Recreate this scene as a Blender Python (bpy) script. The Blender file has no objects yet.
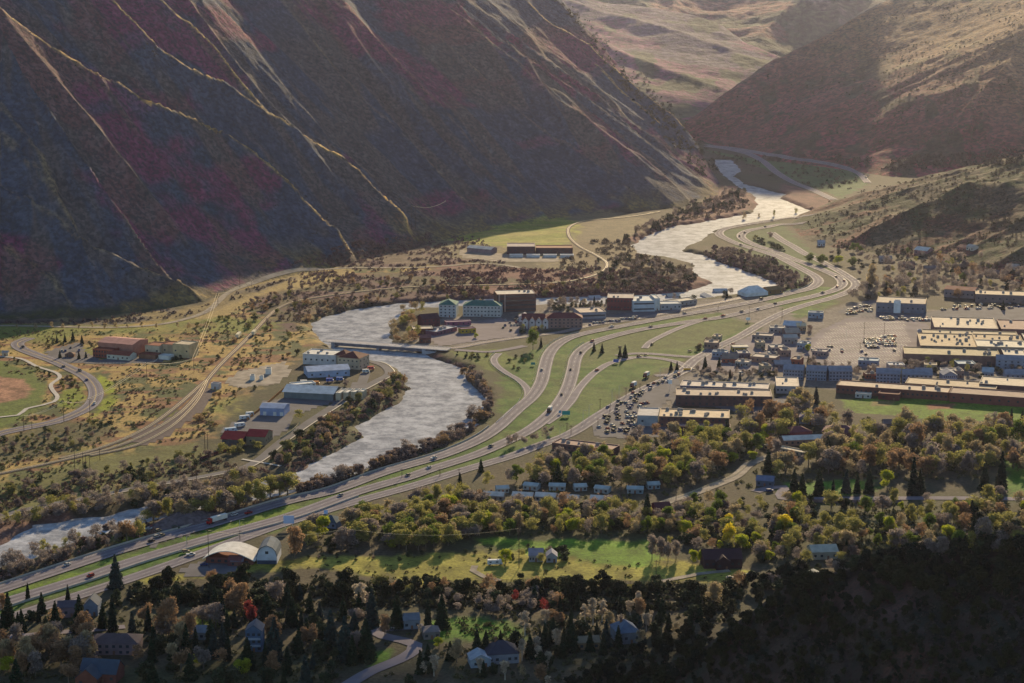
import bpy, math, random
import numpy as np
from mathutils import Vector, Matrix
R = math.radians
random.seed(7); rng = np.random.default_rng(11)
sc = bpy.context.scene; C = sc.collection

# ------------------------------------------------------------------ camera, sky, sun, exposure
CAMH = 350.0; F = 2000.0; CX, CY = 512.0, 341.5; HOR = -60.0
PITCH = math.atan((CY-HOR)/F)
cam_d = bpy.data.cameras.new('camera'); cam = bpy.data.objects.new('camera', cam_d); C.objects.link(cam)
cam.location = (0, 0, CAMH); cam.rotation_euler = (math.pi/2-PITCH, 0, 0)
cam_d.sensor_width = 36; cam_d.lens = 36*F/1024; cam_d.clip_start = 1; cam_d.clip_end = 30000
sc.camera = cam
SUN_AZ, SUN_EL = R(11), R(18)             # azimuth to the right of the view direction
w = bpy.data.worlds.new('World'); sc.world = w; w.use_nodes = True
nt = w.node_tree; sky = nt.nodes.new('ShaderNodeTexSky'); sky.sky_type = 'NISHITA'; sky.sun_disc = False
sky.sun_elevation = SUN_EL; sky.sun_rotation = SUN_AZ; sky.air_density = 1.3; sky.dust_density = 0.4; sky.ozone_density = 3.0
bg = nt.nodes['Background']; nt.links.new(sky.outputs[0], bg.inputs[0]); bg.inputs[1].default_value = 0.095
sd = bpy.data.lights.new('sun', 'SUN'); sd.energy = 5.0; sd.angle = R(0.6); sd.color = (1.0, 0.77, 0.44)
so = bpy.data.objects.new('sun', sd); C.objects.link(so)
SDIR = Vector((math.sin(SUN_AZ)*math.cos(SUN_EL), math.cos(SUN_AZ)*math.cos(SUN_EL), math.sin(SUN_EL)))
so.rotation_euler = SDIR.to_track_quat('Z', 'Y').to_euler(); so.location = (0, 500, 900)
sc.view_settings.view_transform = 'Standard'; sc.view_settings.look = 'None'
sc.view_settings.exposure = 0.62; sc.view_settings.gamma = 1.0; sc.view_settings.use_curve_mapping = False
sc.cycles.use_denoising = True
sc.cycles.max_bounces = 5; sc.cycles.diffuse_bounces = 2; sc.cycles.glossy_bounces = 2; sc.cycles.volume_bounces = 0
sc.cycles.transparent_max_bounces = 4; sc.cycles.sample_clamp_indirect = 4

# ------------------------------------------------------------------ helpers
def ray(px, py):
    cx = (px-CX)/F; cy = (CY-py)/F
    cp, sp = math.cos(PITCH), math.sin(PITCH)
    return cx, cp+cy*sp, -sp+cy*cp           # x, y, z of the direction
def hash2(ix, iy, s):
    n = (ix.astype(np.int64)*374761393+iy.astype(np.int64)*668265263+s*974711) & 0xffffffff
    n = ((n ^ (n >> 13))*1274126177) & 0xffffffff
    n = (n ^ (n >> 16)) & 0xffffffff
    return n/4294967295.0
def noise(x, y, s=0):
    x = np.asarray(x, float); y = np.asarray(y, float)
    ix = np.floor(x); iy = np.floor(y); fx = x-ix; fy = y-iy
    fx = fx*fx*fx*(fx*(fx*6-15)+10); fy = fy*fy*fy*(fy*(fy*6-15)+10)
    a = hash2(ix, iy, s); b = hash2(ix+1, iy, s); c = hash2(ix, iy+1, s); d = hash2(ix+1, iy+1, s)
    return (a+(b-a)*fx+(c-a)*fy+(a-b-c+d)*fx*fy)*2-1
def fbm(x, y, s=0, o=4):
    t = 0; a = 1; f = 1
    for k in range(o):
        t = t+a*noise(x*f, y*f, s+k*17); a *= .5; f *= 2.03
    return t
def sstep(a, b, x):
    t = np.clip((x-a)/(b-a), 0, 1); return t*t*(3-2*t)
def pdist(poly, X, Y):
    """distance to an open polyline, sign (+ left of its direction), arclength of the nearest point"""
    best = np.full(X.shape, 1e18); sg = np.zeros(X.shape); sl = np.zeros(X.shape); L = 0
    for (x0, y0), (x1, y1) in zip(poly[:-1], poly[1:]):
        dx, dy = x1-x0, y1-y0; l2 = dx*dx+dy*dy+1e-9
        t = np.clip(((X-x0)*dx+(Y-y0)*dy)/l2, 0, 1)
        qx = X-x0-t*dx; qy = Y-y0-t*dy; d = qx*qx+qy*qy
        m = d < best-1e-6
        best = np.where(m, d, best); sg = np.where(m, np.sign(dx*(Y-y0)-dy*(X-x0)), sg)
        sl = np.where(m, L+t*math.sqrt(l2), sl); L += math.sqrt(l2)
    return np.sqrt(best), sg, sl
def sdpoly(poly, X, Y):
    """signed distance to a closed polygon, positive inside"""
    best = np.full(X.shape, 1e18); ins = np.zeros(X.shape, bool)
    n = len(poly)
    for i in range(n):
        x0, y0 = poly[i]; x1, y1 = poly[(i+1) % n]
        dx, dy = x1-x0, y1-y0; l2 = dx*dx+dy*dy+1e-9
        t = np.clip(((X-x0)*dx+(Y-y0)*dy)/l2, 0, 1)
        d = (X-x0-t*dx)**2+(Y-y0-t*dy)**2; best = np.minimum(best, d)
        if y0 != y1:
            c = ((y0 > Y) != (y1 > Y)) & (X < (x1-x0)*(Y-y0)/(y1-y0)+x0); ins ^= c
    return np.where(ins, 1, -1)*np.sqrt(best)
def flat(px, py, z=0.0):
    x, y, zz = ray(px, py); t = (z-CAMH)/zz; return (x*t, y*t)
def fl(pts, z=0.0): return [flat(a, b, z) for a, b in pts]
def catmull(P, step):
    P = [np.array(p, float) for p in P]; P = [2*P[0]-P[1]]+P+[2*P[-1]-P[-2]]; out = []
    for i in range(1, len(P)-2):
        n = max(1, int(np.linalg.norm(P[i+1]-P[i])/step))
        d1 = max(1e-6, np.linalg.norm(P[i]-P[i-1]))**.5; d2 = max(1e-6, np.linalg.norm(P[i+1]-P[i]))**.5; d3 = max(1e-6, np.linalg.norm(P[i+2]-P[i+1]))**.5
        m1 = (P[i+1]-P[i])+d2*((P[i]-P[i-1])/d1-(P[i+1]-P[i-1])/(d1+d2))
        m2 = (P[i+1]-P[i])+d2*((P[i+2]-P[i+1])/d3-(P[i+2]-P[i])/(d2+d3))
        for k in range(n):
            t = k/n
            out.append((2*t**3-3*t*t+1)*P[i]+(t**3-2*t*t+t)*m1+(-2*t**3+3*t*t)*P[i+1]+(t**3-t*t)*m2)
    out.append(P[-2]); return out

def mesh_np(name, V, Fa, mats=(), smooth=False, midx=None):
    V = np.asarray(V, np.float32); Fa = np.asarray(Fa, np.int32)
    me = bpy.data.meshes.new(name); k = Fa.shape[1]; n = len(Fa)
    me.vertices.add(len(V)); me.vertices.foreach_set('co', V.ravel())
    me.loops.add(n*k); me.loops.foreach_set('vertex_index', Fa.ravel())
    me.polygons.add(n); me.polygons.foreach_set('loop_start', np.arange(0, n*k, k, dtype=np.int32))
    me.polygons.foreach_set('loop_total', np.full(n, k, np.int32))
    if smooth: me.polygons.foreach_set('use_smooth', np.ones(n, bool))
    if midx is not None: me.polygons.foreach_set('material_index', np.asarray(midx, np.int32))
    me.update(calc_edges=True)
    for m in mats: me.materials.append(m)
    return me
def link(name, me, parent=None, loc=None):
    o = bpy.data.objects.new(name, me); C.objects.link(o)
    if parent is not None: o.parent = parent
    if loc is not None: o.location = loc
    return o
def structure(o): o['kind'] = 'structure'; return o
def stuff(o, label, cat): o['kind'] = 'stuff'; o['label'] = label; o['category'] = cat; return o

class MB:
    """collects boxes, prisms and tubes for one mesh"""
    def __init__(s): s.v = []; s.f = []; s.m = []
    def add(s, vs, fs, mi=0):
        b = len(s.v); s.v += [tuple(v) for v in vs]; s.f += [tuple(b+i for i in f) for f in fs]; s.m += [mi]*len(fs); return s
    def box(s, x0, x1, y0, y1, z0, z1, mi=0):
        return s.add([(x0,y0,z0),(x1,y0,z0),(x1,y1,z0),(x0,y1,z0),(x0,y0,z1),(x1,y0,z1),(x1,y1,z1),(x0,y1,z1)],
              [(0,3,2,1),(4,5,6,7),(0,1,5,4),(1,2,6,5),(2,3,7,6),(3,0,4,7)], mi)
    def prism(s, prof, y0, y1, mi=0):
        """profile in x,z pushed along y"""
        n = len(prof)
        return s.add([(x, y0, z) for x, z in prof]+[(x, y1, z) for x, z in prof],
              [tuple(range(n)), tuple(range(2*n-1, n-1, -1))]+[(i, i+n, (i+1) % n+n, (i+1) % n) for i in range(n)], mi)
    def xprism(s, prof, x0, x1, mi=0):
        """profile in y,z pushed along x"""
        n = len(prof)
        return s.add([(x0, y, z) for y, z in prof]+[(x1, y, z) for y, z in prof],
              [tuple(range(n-1, -1, -1)), tuple(range(n, 2*n))]+[(i, (i+1) % n, (i+1) % n+n, i+n) for i in range(n)], mi)
    def tube(s, pts, rad, n=6, mi=0):
        pts = [Vector(p) for p in pts]; rad = rad if isinstance(rad, (list, tuple)) else [rad]*len(pts)
        vs = []; fs = []
        for i, p in enumerate(pts):
            d = (pts[min(i+1, len(pts)-1)]-pts[max(i-1, 0)]).normalized()
            a = d.orthogonal().normalized() if i == 0 else (a-d*a.dot(d)).normalized()
            b = d.cross(a)
            vs += [p+(a*math.cos(2*math.pi*k/n)+b*math.sin(2*math.pi*k/n))*rad[i] for k in range(n)]
        for i in range(len(pts)-1):
            fs += [(i*n+k, i*n+(k+1) % n, (i+1)*n+(k+1) % n, (i+1)*n+k) for k in range(n)]
        fs += [tuple(range(n-1, -1, -1)), tuple((len(pts)-1)*n+k for k in range(n))]
        return s.add(vs, fs, mi)
    def mesh(s, name, mats, smooth=False):
        me = bpy.data.meshes.new(name); me.from_pydata(s.v, [], s.f); me.update()
        for m in (mats if isinstance(mats, (list, tuple)) else [mats]): me.materials.append(m)
        me.polygons.foreach_set('material_index', s.m)
        if smooth: me.polygons.foreach_set('use_smooth', [True]*len(s.f))
        return me
    def build(s, name, mats, parent=None, smooth=False): return link(name, s.mesh(name, mats, smooth), parent)

# ------------------------------------------------------------------ materials
def mat(name, rgb, rough=.85, spec=.3, metal=0, var=.15, scale=.3, bump=0, trans=0, rgb2=None, coord='Object'):
    m = bpy.data.materials.new(name); m.use_nodes = True; t = m.node_tree; b = t.nodes['Principled BSDF']
    b.inputs['Roughness'].default_value = rough; b.inputs['Specular IOR Level'].default_value = spec; b.inputs['Metallic'].default_value = metal
    tc = t.nodes.new('ShaderNodeTexCoord'); nz = t.nodes.new('ShaderNodeTexNoise'); nz.inputs['Scale'].default_value = scale; nz.inputs['Detail'].default_value = 4
    t.links.new(tc.outputs[coord], nz.inputs['Vector'])
    mx = t.nodes.new('ShaderNodeMix'); mx.data_type = 'RGBA'
    r2 = rgb2 or [c*(1-var) for c in rgb]; r1 = rgb if rgb2 else [min(1, c*(1+var)) for c in rgb]
    rp = t.nodes.new('ShaderNodeMapRange'); rp.inputs[1].default_value = .35; rp.inputs[2].default_value = .65
    t.links.new(nz.outputs[0], rp.inputs[0]); t.links.new(rp.outputs[0], mx.inputs[0])
    mx.inputs[6].default_value = (*r1, 1); mx.inputs[7].default_value = (*r2, 1); t.links.new(mx.outputs[2], b.inputs['Base Color'])
    if bump:
        bp = t.nodes.new('ShaderNodeBump'); bp.inputs['Strength'].default_value = bump; bp.inputs['Distance'].default_value = .3
        t.links.new(nz.outputs[0], bp.inputs['Height']); t.links.new(bp.outputs[0], b.inputs['Normal'])
    if trans:
        tr = t.nodes.new('ShaderNodeBsdfTranslucent'); t.links.new(mx.outputs[2], tr.inputs[0])
        ad = t.nodes.new('ShaderNodeMixShader'); ad.inputs[0].default_value = trans
        t.links.new(b.outputs[0], ad.inputs[1]); t.links.new(tr.outputs[0], ad.inputs[2])
        t.links.new(ad.outputs[0], t.nodes['Material Output'].inputs[0])
    return m
# ------------------------------------------------------------------ terrain: one height field, cut into named pieces
NT, TMAX = 1060, R(23)
rr = np.concatenate([np.arange(260, 560, 5.), np.arange(560, 3450, 3.4), np.arange(3450, 4200, 7.), np.arange(4200, 7000, 14.)])
th = np.linspace(-TMAX, TMAX, NT); NR = len(rr)
TT, RR = np.meshgrid(th, rr, indexing='ij'); X = RR*np.sin(TT); Y = RR*np.cos(TT)
WZ = -3.2
river_px = [(716,160),(722,172),(742,188),(757,196),(760,206),(754,214),(735,217),(703,223),(679,226),(656,233),(634,246),(644,255),(670,258),(697,264),
 (698,275),(716,283),(690,292),(640,297),(560,298),(480,300),(401,304),(357,310),(328,317),(315,325),(322,338),(333,348),(355,353),(372,360),(389,363),(399,367),
 (409,377),(413,389),(404,403),(378,418),(362,427),(367,438),(343,450),(322,462),(300,474),(270,482),(230,492),(200,497),(150,507),(108,517),(79,520),
 (38,527),(18,539),(0,549),(-60,575),(-60,592),(0,566),(50,549),(90,536),(125,527),(160,518),(210,506),(255,500),(293,492),(307,485),(343,476),(366,468),(381,459),(422,446),(445,437),
 (474,424),(466,416),(481,408),(486,399),(463,380),(463,369),(438,363),(424,356),(387,345),(386,325),(401,310),(430,308),(480,307),(560,305),(640,304),
 (690,300),(720,296),(760,291),(777,284),(744,272),(714,261),(700,255),(679,252),(685,246),(700,240),(711,231),(744,224),(780,219),(795,217),(810,211),
 (785,202),(777,198),(784,195),(742,184),(731,176),(739,171),(730,160)]
RIV = fl(river_px, WZ)
def ground_z(X, Y):
    return 1.2*noise(X/260, Y/260, 3)
floor = ground_z(X, Y)
ds = sdpoly(RIV, X, Y)+2.5*fbm(X/14, Y/14, 5, 2)
floor = floor*sstep(-60, -12, -np.abs(ds)-0) if False else floor*sstep(8, 60, -ds)
floor = floor-5.6*sstep(-13, 4, ds)
# left terrace rising from the river to the foot of the big mountain
baseA = fl([(-260,345),(-120,322),(0,320),(110,314),(200,301),(260,284),(330,267),(392,253),(430,244),(480,232),(600,213),(680,207),(720,196),(740,180)])
dA, sA, lA = pdist(baseA, X, Y)
UA = np.where(sA > 0, dA, -dA)
LB = [0]
for p_, q_ in zip(baseA[:-1], baseA[1:]): LB.append(LB[-1]+math.hypot(q_[0]-p_[0], q_[1]-p_[1]))
def tanA(l): return np.interp(l, [LB[4], LB[8], LB[10]], [.98, .90, .70])
def march(fn, px, py, r0=500, r1=6800, n=3000):
    x, y, z = ray(px, py); h = math.hypot(x, y); t = np.linspace(r0, r1, n)
    XX = x/h*t; YY = y/h*t; ZZ = CAMH+z/h*t
    g = fn(XX, YY); k = np.argmax(g >= ZZ)
    return float(XX[k]), float(YY[k]), float(g[k])
def slope(u, tan, foot):     # concave foot
    u = np.maximum(u, 0); return tan*(u-foot*(1-np.exp(-u/foot)))+.12*foot*(1-np.exp(-u/foot))
def HA0(X, Y):
    d, s, l = pdist(baseA, X, Y); return slope(np.where(s > 0, d, -d), tanA(l), 38)
AMP = 16
spurs = [
 ([(-20,4),(0,13),(28,27),(60,48),(90,69),(120,81),(150,100),(170,110),(200,122),(228,133),(255,152),(290,182),(312,207),(338,228),(362,252)], 17, 46),
 ([(100,-12),(110,0),(130,20),(160,48),(185,65),(207,79),(222,82),(250,100),(283,125),(300,135),(320,143),(340,155),(360,170),(375,185),(392,200),(405,215),(416,233)], 18, 44),
 ([(146,-10),(157,0),(172,11),(190,25),(215,50),(240,80),(265,110),(283,125)], 16, 38),
 ([(-30,78),(0,106),(20,130),(38,150),(56,194),(70,215)], 13, 34),
 ([(-40,120),(-15,135),(10,152),(34,172),(56,196)], 10, 26),
 ([(-30,168),(0,188),(29,202),(59,220),(79,236),(117,255),(152,270),(190,279),(222,287)], 15, 40),
 ([(-30,228),(0,243),(29,264),(53,281),(88,308)], 12, 34),
 ([(515,-14),(525,0),(555,28),(590,45),(612,68),(640,90),(665,110),(685,127)], 15, 34),
 ([(597,70),(615,88),(634,103),(655,122)], 8, 18),
 ([(325,-12),(337,0),(398,65),(445,111),(480,150),(520,184),(540,205)], 10, 55),
 ([(385,-10),(395,0),(445,44),(500,92),(540,126),(600,165),(650,200)], 10, 50),
 ([(440,0),(480,32),(540,85),(600,130),(660,170),(690,195)], 10, 45),
 ([(225,8),(240,23),(266,61),(300,100),(337,140),(386,181),(440,222)], 8, 36),
 ([(280,-4),(300,20),(340,70),(380,110),(430,160),(475,205)], 7, 36),
 ([(470,-10),(500,14),(560,66),(620,118),(680,165)], 6, 30),
 ([(545,40),(600,90),(650,135),(700,178)], 6, 24),
]
crA = [march(lambda a, b: HA0(a, b)+12, *p) for p in [(540,-30),(565,-2),(580,14),(600,36),(620,60),(640,85),(660,102),(680,120),(700,145),(715,165),(728,184)]]
crA = [(crA[0][0]-420, crA[0][1]+560)]+[c[:2] for c in crA]+[(crA[-1][0]+160, crA[-1][1]-260)]
hA = slope(UA, tanA(lA), 38)
best = np.zeros(X.shape)
tanspur = []
for pts, amp, wd in spurs:
    amp *= 1.15; wd *= 1.25
    P3 = [march(lambda a, b: HA0(a, b)+amp, *p)[:2] for p in pts]
    P3 = [tuple(p) for p in catmull(P3, 25)]; tanspur.append((P3, wd))
    xs = [p[0] for p in P3]; ys = [p[1] for p in P3]
    m = (X > min(xs)-3*wd) & (X < max(xs)+3*wd) & (Y > min(ys)-3*wd) & (Y < max(ys)+3*wd)
    d, s, l = pdist(P3, X[m], Y[m]); q = np.sqrt(d*d+9)-3
    s = np.sign(s*d+3.0*fbm(X[m]/25, Y[m]/25, 33, 2)); d = np.abs(d)
    taper = sstep(-20, 40, UA[m])
    b = amp*np.exp(-(np.abs(d)/np.where(s > 0, 7.5, wd*1.25))**1.1)*taper
    best[m] = np.maximum(best[m], b)+.35*np.minimum(best[m], b)
wl = lA+26*noise(lA/170, UA/260, 41)+11*noise(lA/60, UA/120, 42)
g1 = np.abs(noise(wl/74, UA/520, 43)); g2 = np.abs(noise(wl/31, UA/260, 44)); g3 = np.abs(noise(wl/13, UA/90, 45))
ero = ((1-g1)**2*17+(1-g2)**2*8+(1-g3)**2*2.4-10)*sstep(5, 120, UA)
hA = hA+best+ero*(1-.45*best/18)+1.6*fbm(X/22, Y/22, 46, 3)*sstep(0, 60, UA)
dq, sq, lq = pdist(crA, X, Y)
q = np.where(sq > 0, dq, -dq)            # crest runs towards the camera: left of its direction is the far side
hA = hA-2.6*np.maximum(0, q-2)-.35*np.clip(q+14, 0, 16)
def softcap(h, cap, k=25):
    return np.where(h > cap-k, cap-k+k*np.tanh((h-cap+k)/k), h)
hA = softcap(hA, 318)+.6*np.minimum(0, UA)-1.5

def mountain(base_px, tan, foot, crest_px, seed, ampn, per, offs=0, fall=1.0, ext=(0, 0), cap=330, base_z=None):
    base = base_z or fl(base_px)
    fn = lambda a, b: slope((lambda r: np.where(r[1] > 0, r[0], -r[0]))(pdist(base, a, b)), tan, foot)+offs
    cr = [march(fn, *p)[:2] for p in crest_px]
    d, s, l = pdist(base, X, Y); U = np.where(s > 0, d, -d)
    h = slope(U, tan, foot)
    w1 = l+.3*per*noise(l/per/2, U/per/3, seed)
    e = (1-np.abs(noise(w1/per, U/(per*5), seed+1)))**2*ampn*1.2+(1-np.abs(noise(w1/per*2.3, U/(per*2.4), seed+2)))**2*ampn*.6+fbm(X/per*3, Y/per*3, seed+3, 3)*ampn*.2
    h = h+(e-ampn*.9)*sstep(0, per*1.2, U)
    if len(cr) > 1:
        v0 = np.array(cr[0])-np.array(cr[1]); v0 = v0/np.linalg.norm(v0)*3000
        v1 = np.array(cr[-1])-np.array(cr[-2]); v1 = v1/np.linalg.norm(v1)*3000
        cr = [tuple(np.array(cr[0])+v0)]+cr+[tuple(np.array(cr[-1])+v1)]
        d, s, _ = pdist(cr, X, Y); q = np.where(s > 0, d, -d)
        h = h-fall*np.maximum(0, q)-.25*np.clip(q+18, 0, 18)
    return softcap(h, cap)+.6*np.minimum(0, U)-1.5, U, l
hB, UB, lB = mountain([(560,128),(640,136),(700,142),(760,160),(880,177),(960,181),(1060,183),(1300,178)], .40, 30,
    [(930,-30),(880,0),(840,21),(800,42),(765,62),(735,86),(708,104),(684,119)][::-1], 60, 8, 110, cap=300)
hC, UC, lC = mountain([(778,214),(785,224),(797,240),(830,248),(900,258),(960,272),(1024,284),(1200,305)], .30, 20,
    [(785,219),(800,209),(830,197),(870,187),(920,175),(960,166),(1000,158),(1060,148)], 70, 8, 80, fall=.8, cap=260)
hD, UD, lD = mountain([(400,125),(560,122),(683,121),(760,116),(900,108),(1100,100)], .17, 60,
    [(560,-3),(600,1),(640,6),(690,13),(720,25),(745,40),(775,54),(830,70)], 80, 15, 190, cap=400)
base2 = [(-2500, 4700), (0, 4900), (500, 4850), (2500, 4500)]
hF, UF, lF = mountain(None, .24, 80, [], 90, 44, 300, cap=420, base_z=base2)
# near hillside at the right bottom: crest given by bearing, distance and height
ck = [(-900,960,-30),(-330,930,-30),(-70,905,-20),(-20,895,-12),(5,885,-8),(32,860,2),(60,835,26),(85,820,50),(112,805,76),(140,790,97),(170,775,110),(205,775,120),(250,790,128),(330,800,150),(600,820,190)]
cxs = [c[0] for c in ck]
yc = np.interp(X, cxs, [c[1] for c in ck])+6*noise(X/40, X*0, 51); zc = np.interp(X, cxs, [c[2] for c in ck])+2.5*noise(X/26, X*0, 52)
dy = Y-yc
hE = zc-np.where(dy > 0, .55*dy, 0)+np.where(dy < 0, .155*dy, 0)-6*np.exp(-(dy/18)**2)*0
gl = np.abs(noise((X+.25*Y)/46, Y/150, 53))*10+np.abs(noise((X+.3*Y)/17, Y/60, 54))*3.5+fbm(X/14, Y/14, 55, 3)*1.0
hE = hE+(gl-4.5)*sstep(0, 30, zc)*sstep(40, 0, dy)-8*sstep(-10, 5, -zc)*0
hE = np.where(zc > 8, hE, hE-3*(8-zc))

stack = np.stack([floor, hA, hB, hC, hD, hF, hE]); own = np.argmax(stack, axis=0); G = np.max(stack, axis=0)

def gz(x, y):
    x = np.asarray(x, float); y = np.asarray(y, float)
    t = (np.arctan2(x, y)+TMAX)/(2*TMAX)*(NT-1); r = np.interp(np.hypot(x, y), rr, np.arange(NR))
    t = np.clip(t, 0, NT-1.001); r = np.clip(r, 0, NR-1.001); i = t.astype(int); j = r.astype(int); a = t-i; b = r-j
    return G[i, j]*(1-a)*(1-b)+G[i+1, j]*a*(1-b)+G[i, j+1]*(1-a)*b+G[i+1, j+1]*a*b
def P(px, py):
    """the point of the ground that the photograph shows at a pixel"""
    x, y, z = ray(px, py); h = math.hypot(x, y)
    t = rr; XX = x/h*t; YY = y/h*t; ZZ = CAMH+z/h*t; g = gz(XX, YY); k = int(np.argmax(g >= ZZ)); k = max(k, 1)
    a = ZZ[k-1]-g[k-1]; b = g[k]-ZZ[k]; u = a/(a+b+1e-9); tt = t[k-1]+(t[k]-t[k-1])*u
    xx, yy = x/h*tt, y/h*tt
    return float(xx), float(yy), float(gz(xx, yy))
def project(x, y, z):
    cp, sp = math.cos(PITCH), math.sin(PITCH); z = z-CAMH
    d = y*cp-z*sp; return CX+F*x/d, CY-F*(y*sp+z*cp)/d, d
def visible(x, y, z):
    """is the point in the frame and not hidden by the terrain"""
    px, py, d = project(x, y, z)
    if not (-25 < px < 1049 and -5 < py < 715): return False
    t = np.linspace(.1, .985, 60); return bool(np.all(gz(x*t, y*t) < CAMH+(z+3-CAMH)*t))
# ------------------------------------------------------------------ ground cover colours (what grows or lies there, with some light and shade painted in)
col = np.zeros(X.shape+(3,)); col[:] = (.06, .056, .034)
nA = fbm(X/9, Y/9, 101, 3); nB = fbm(X/45, Y/45, 102, 3); nC = fbm(X/130, Y/130, 103, 3)
def put(mask, rgb, var=.18):
    m = np.clip(mask, 0, 1)[..., None]; c = np.array(rgb)*(1+var*nA[..., None]); col[:] = col*(1-m)+c*m
def zone(px, rgb, soft=5, amt=1.0, var=.18, thr=0):
    pl = fl(px); xs = [p[0] for p in pl]; ys = [p[1] for p in pl]
    m = (X > min(xs)-30) & (X < max(xs)+30) & (Y > min(ys)-30) & (Y < max(ys)+30)
    k = np.zeros(X.shape); k[m] = sstep(-soft, soft, sdpoly(pl, X[m], Y[m])+soft*.8*nA[m]-thr)*amt
    put(k, rgb, var); return k
put(sstep(-.1, .4, nB), (.075, .062, .042)); put(sstep(.1, .6, nC)*.6, (.05, .062, .028))
put(sstep(900, 500, X+1200)*0, (0, 0, 0))
TAN = (.33, .225, .08); LAWN = (.07, .15, .018); DRYG = (.20, .18, .05); RED = (.20, .062, .050); MAU = (.095, .05, .06)
# sunny scrub terrace on the left
k = zone([(-200,318),(0,322),(180,318),(240,296),(330,272),(470,262),(500,272),(430,290),(330,302),(308,320),(318,345),(250,385),(200,440),(120,470),(-200,520)], TAN, 10)
put(k*sstep(-.05, .35, fbm(X/16, Y/22, 111, 4)), (.075, .085, .035)); put(k*sstep(.15, .4, fbm(X/30, Y/12, 112, 3)), (.20, .10, .055)); put(k*sstep(.2, .5, nC), (.16, .17, .04))
k = zone([(-200,440),(0,437),(70,420),(120,430),(60,455),(-200,490)], (.10,.09,.045), 8)
k = zone([(240,300),(330,276),(480,268),(560,275),(560,292),(400,300),(320,308),(290,330)], (.085,.07,.045), 10); put(k*sstep(-.1,.3,nB), MAU)
zone([(250,268),(330,262),(352,270),(340,282),(270,292),(235,312),(200,320),(190,316),(225,295)], (.30,.22,.09), 6)
zone([(0,480),(130,450),(200,440),(215,455),(120,490),(60,505),(-60,520)], (.12,.12,.045), 8)
k = zone([(-100,335),(-100,322),(100,318),(200,304),(262,284),(300,276),(262,290),(215,308),(190,316),(110,325),(0,325)], (.085,.07,.06), 7, var=.4); put(k*sstep(0,.35,nB), (.20,.15,.07))
k = zone([(290,266),(350,244),(430,236),(478,240),(505,258),(400,267)], (.12,.085,.065), 8, var=.4); put(k*sstep(-.1,.3,nB), MAU)
# meadow and flats beyond the river
zone([(428,222),(480,217),(600,210),(640,216),(660,224),(640,240),(640,262),(690,290),(560,292),(540,262),(450,258),(420,240)], (.17,.14,.085), 8)
k = zone([(436,226),(480,219),(560,215),(580,225),(566,246),(500,246),(450,240)], (.21,.23,.045), 8); put(k*sstep(.1,.4,fbm(X/70,Y/12,115,3)), (.30,.27,.08))
zone([(560,246),(600,238),(640,242),(650,262),(690,280),(600,290),(570,262)], (.15,.115,.07), 8)
for pz in ([(440,262),(520,268),(600,275),(600,282),(520,280),(430,275)], [(470,284),(600,284),(690,288),(690,293),(600,295),(470,295)], [(640,243),(735,214),(762,205),(756,196),(740,186),(722,186),(700,206),(660,222),(625,240)],
           [(700,256),(716,250),(760,274),(782,286),(770,289),(740,275),(712,264)], [(700,275),(716,283),(700,290),(680,292),(660,290)], [(775,201),(810,212),(842,206),(806,190),(784,184)], [(424,352),(462,364),(470,382),(452,362),(440,352)]):
    zone(pz, (.14,.062,.058), 6, var=.35)
zone([(-60,540),(0,522),(60,512),(110,514),(40,528),(10,545),(-60,578)], (.16,.09,.075), 5)
zone([(262,490),(276,476),(340,446),(368,440),(372,428),(400,400),(412,388),(396,420),(376,446),(330,466),(290,480)], (.15,.085,.075), 4)
# freeway corridor, verges and lawns
LG = (.042, .105, .014)
kg = zone([(500,366),(560,338),(700,312),(800,285),(850,290),(838,302),(720,350),(690,356),(640,380),(560,440),(430,480),(300,522),(100,582),(0,612),(-60,620),(-60,598),(100,558),(300,500),(430,455),(500,425)], LG, 5, var=.3); put(kg*sstep(-.05, .4, nB)*.32, (.12, .12, .045), .3); put(kg*sstep(.1, .5, nA)*.4, (.09, .11, .03), .3)
zone([(560,372),(600,335),(720,322),(800,302),(760,322),(700,345),(610,355)], (.075,.10,.03), 6)
zone([(-60,597),(0,593),(120,561),(300,500),(300,510),(120,566),(-60,607)], (.11,.17,.02), 4)
zone([(700,148),(760,160),(850,166),(868,184),(842,198),(800,182),(740,160)], (.045,.10,.03), 5)
zone([(715,232),(800,285),(816,270),(850,285),(800,240),(780,222)], (.05,.085,.03), 5)
zone([(452,352),(500,348),(520,362),(494,372),(478,366)], (.09,.12,.025), 4)
zone([(843,401),(880,399),(1080,400),(1080,424),(940,421),(908,417),(848,412)], (.10,.17,.02), 3, var=.3); zone([(925,405),(955,404),(952,409),(930,410)], (.24,.10,.06), 2); zone([(872,402),(898,401),(890,406),(870,407)], (.17,.13,.05), 2)
zone([(788,483),(870,480),(880,492),(800,497),(780,492)], LAWN, 4, var=.35); zone([(1000,440),(1060,440),(1060,500),(1008,500)], LAWN, 3)
zone([(392,556),(470,552),(560,548),(660,560),(745,572),(735,581),(640,583),(420,582),(300,566),(250,572),(150,582),(135,577),(300,556)], (.23,.21,.04), 5, var=.35)
k = zone([(480,539),(652,541),(658,566),(600,566),(560,556),(480,545)], (.11,.20,.022), 4, var=.35)
zone([(430,621),(480,616),(520,626),(520,640),(470,642),(425,640)], LAWN, 4); zone([(370,655),(392,648),(386,662),(368,672)], LAWN, 2)
zone([(186,612),(230,610),(225,626),(190,626)], (.12,.16,.02), 3); zone([(160,548),(262,520),(270,526),(215,548)], (.13,.19,.02), 3); zone([(110,536),(140,530),(145,540),(118,545)], (.10,.16,.02), 3)
zone([(300,440),(370,400),(385,378),(392,380),(372,408),(300,446),(270,462)], (.10,.14,.03), 3)
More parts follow.
